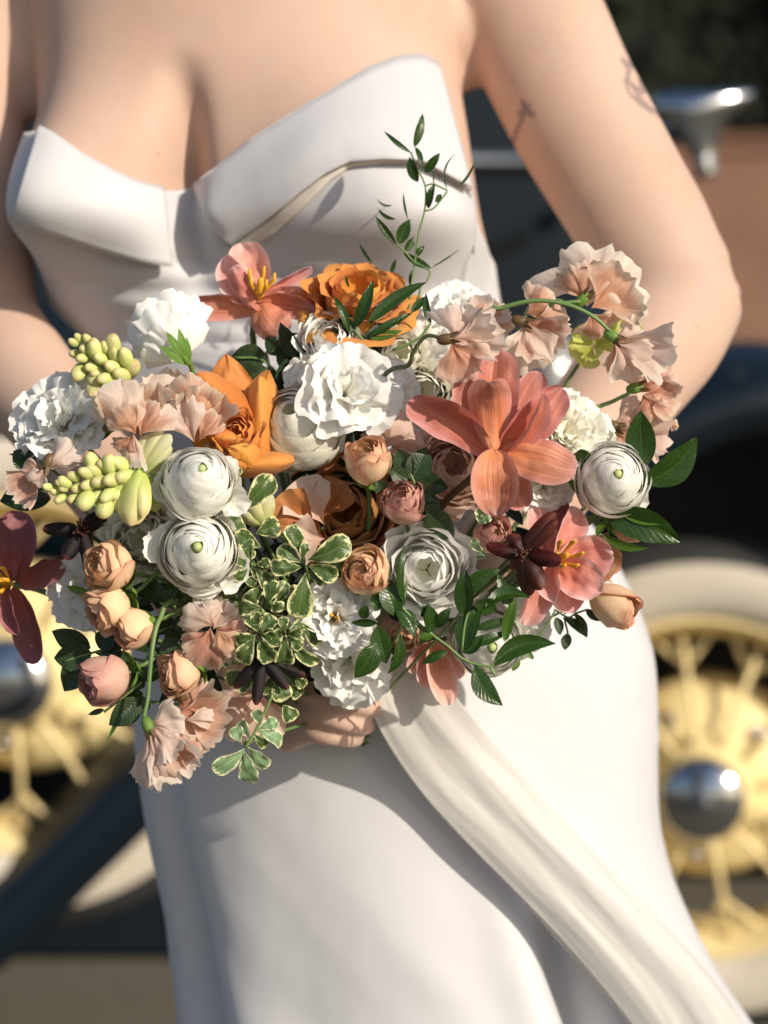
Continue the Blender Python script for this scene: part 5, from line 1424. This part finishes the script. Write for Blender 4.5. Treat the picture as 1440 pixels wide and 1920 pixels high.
VG = 'variegated sprigs'
def vsprig(label, c, d, leaves, mat='varieg', n_auto=0, R0=70, seed=0, stems=(), squash=1.0):
    rr = random.Random(seed); L = list(leaves)
    for k in range(n_auto):
        a = 2.4 * k + rr.uniform(-.3, .3); f = .55 + .45 * (k / max(1, n_auto - 1))
        r = R0 * f * rr.uniform(.85, 1.15)
        L.append((c[0] + 8 * cos(a), c[1] + 8 * sin(a), c[0] + r * cos(a), c[1] + r * sin(a) * squash, r * rr.uniform(.48, .62), dict(z0=-.002, z1=-.016 * (1 - f) * 2 + .006)))
    LL = []
    for q in L:
        kw = dict(q[5]) if len(q) > 5 else {}
        kw.setdefault('ruf', .11); kw.setdefault('prof', 'spoon'); kw.setdefault('crump', .10); kw.setdefault('tip', rr.uniform(.0, .25)); kw.setdefault('fold', rr.uniform(-.1, .35)); kw.setdefault('bend', rr.uniform(-.05, .14)); kw.setdefault('nr', rr.choice([1.8, 2.4, 3.0]))
        LL.append(q[:5] + (kw,))
    return sprig('variegated_sprig', label, 'greenery', VG, c, d, LL, stems, mat=mat, srad=.0011, sm='stem_green')


vsprig('variegated rosette with cream edged leaves left of the peach rosebud', (568, 1056), 1.556, c5([
    (505, 665, 738, 560, 130, dict(ruf=.09, z1=-.004)), (490, 650, 405, 475, 90), (480, 680, 355, 590, 86), (510, 690, 668, 755, 90, dict(ruf=.08)), (500, 730, 462, 975, 132), (480, 700, 312, 700, 88), (560, 720, 735, 650, 70, dict(z0=.006, z1=.006)),
    (475, 660, 500, 570, 50), (500, 720, 600, 790, 60, dict(z0=.006, z1=.006))]), seed=1)
vsprig('variegated leaves tucked between the two ranunculus and the cream freesia', (462, 950), 1.566, c5([
    (165, 400, 320, 215, 120), (110, 240, 130, 160, 60), (190, 520, 70, 430, 96), (260, 600, 115, 520, 90), (230, 520, 360, 470, 110, dict(roll=.2)), (100, 640, 230, 620, 60), (130, 270, 80, 280, 50)]), seed=2)
vsprig('curly variegated tuft right of the open ranunculus', (472, 1060), 1.566, c5([
    (200, 720, 110, 640, 60), (210, 700, 300, 680, 60), (230, 740, 190, 800, 60), (270, 800, 180, 900, 80), (330, 880, 280, 780, 90), (340, 900, 390, 780, 70), (200, 700, 260, 760, 50)]), n_auto=5, R0=60, seed=3)
vsprig('variegated tuft under the rosette with yellowish curled leaves', (498, 1140), 1.564, c5([
    (370, 950, 330, 900, 60), (350, 960, 395, 1040, 60), (290, 960, 205, 950, 80), (260, 990, 260, 1060, 60), (380, 1030, 470, 1130, 90), (400, 1080, 560, 1230, 70), (330, 1050, 440, 1150, 70), (480, 1000, 575, 1120, 70), (300, 1060, 380, 1140, 70)]), n_auto=6, R0=70, seed=4)
vsprig('variegated tuft deep between the curly tufts', (440, 1125), 1.585, [], n_auto=8, R0=84, seed=5)
vsprig('large variegated leaf cluster in shade below the black bloom', (520, 1290), 1.578, c5([
    (330, 1300, 380, 1420, 110, dict(ruf=.09)), (320, 1290, 270, 1390, 90), (400, 1330, 480, 1390, 80), (200, 1270, 60, 1310, 90), (230, 1260, 130, 1370, 80), (440, 1300, 500, 1340, 60)]) + [(530, 1320, 552, 1350, 30)], seed=6, n_auto=0)
vsprig('bright variegated leaves folding over the top of the black bloom', (480, 1205), 1.556, [(478, 1195, 452, 1245, 34), (485, 1195, 512, 1240, 36), (482, 1190, 440, 1205, 32), (488, 1190, 530, 1195, 34), (484, 1185, 470, 1150, 32), (488, 1185, 515, 1155, 30)], seed=12)
vsprig('sunlit variegated tuft between the curled beige pea and the carnation', (535, 1190), 1.560, [], n_auto=7, R0=52, seed=13)
vsprig('pale variegated sprig dangling lowest over the skirt', (462, 1398), 1.566, [
    (460, 1402, 400, 1446, 34), (456, 1404, 468, 1472, 36), (464, 1400, 502, 1440, 30), (452, 1392, 440, 1362, 26), (470, 1385, 450, 1350, 24), (480, 1370, 532, 1392, 28), (484, 1366, 520, 1350, 26), (476, 1376, 500, 1400, 20, dict(mat='varieg')), (490, 1360, 480, 1330, 22)],
    mat='varieg_pale', stems=[[(460, 1402), (476, 1376), (492, 1345), (512, 1300)]], seed=7)
vsprig('small variegated leaves under the tulip beside the pale bud', (905, 980), 1.585, c6([(320, 280, 330, 190, 70), (310, 270, 370, 230, 50), (340, 420, 280, 350, 50), (360, 440, 300, 420, 60)]), seed=8, mat='varieg_pale')
vsprig('shaded variegated leaves left of the second white ranunculus', (330, 1110), 1.60, [(330, 1110, 300, 1130, 30), (330, 1110, 350, 1150, 34), (330, 1110, 370, 1130, 34), (330, 1100, 350, 1080, 34)], seed=9)

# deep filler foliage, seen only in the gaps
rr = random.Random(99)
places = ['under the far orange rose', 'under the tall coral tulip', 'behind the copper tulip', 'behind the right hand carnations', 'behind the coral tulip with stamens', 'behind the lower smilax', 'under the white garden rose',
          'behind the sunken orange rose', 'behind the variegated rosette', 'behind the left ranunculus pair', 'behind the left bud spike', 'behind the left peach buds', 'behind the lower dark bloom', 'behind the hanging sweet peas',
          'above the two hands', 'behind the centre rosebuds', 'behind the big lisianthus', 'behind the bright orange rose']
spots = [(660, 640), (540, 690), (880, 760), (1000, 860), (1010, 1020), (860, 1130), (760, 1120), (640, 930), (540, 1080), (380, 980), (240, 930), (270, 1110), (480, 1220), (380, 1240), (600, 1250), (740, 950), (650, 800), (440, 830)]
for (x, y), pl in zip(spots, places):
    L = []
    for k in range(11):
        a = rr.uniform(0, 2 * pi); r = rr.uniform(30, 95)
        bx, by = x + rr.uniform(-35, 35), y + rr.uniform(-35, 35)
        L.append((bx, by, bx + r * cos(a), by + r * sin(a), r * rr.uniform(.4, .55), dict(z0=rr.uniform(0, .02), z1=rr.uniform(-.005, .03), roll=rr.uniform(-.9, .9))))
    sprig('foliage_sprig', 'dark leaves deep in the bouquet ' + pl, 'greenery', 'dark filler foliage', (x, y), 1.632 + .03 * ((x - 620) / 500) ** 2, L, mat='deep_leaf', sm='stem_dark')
# cut stem ends below the hand
t = thing('cut_stem', 'thick green cut stem end showing below the fingers', 'stem', at(652, 1380, 1.69), GRP)
tube('stalk', smooth_pts([at(622, 1300, 1.69), at(640, 1345, 1.685), at(650, 1372, 1.680), at(657, 1397, 1.676)], 4), [.0055] * 13, 'sepal', t, n=12)
t = thing('cut_stem', 'thin dark cut stem end right of the thick green one', 'stem', at(680, 1380, 1.70), GRP)
tube('stalk', smooth_pts([at(640, 1300, 1.70), at(665, 1355, 1.70), at(676, 1378, 1.70), at(685, 1397, 1.70)], 4), [.0032] * 13, 'stem_dark', t, n=10)
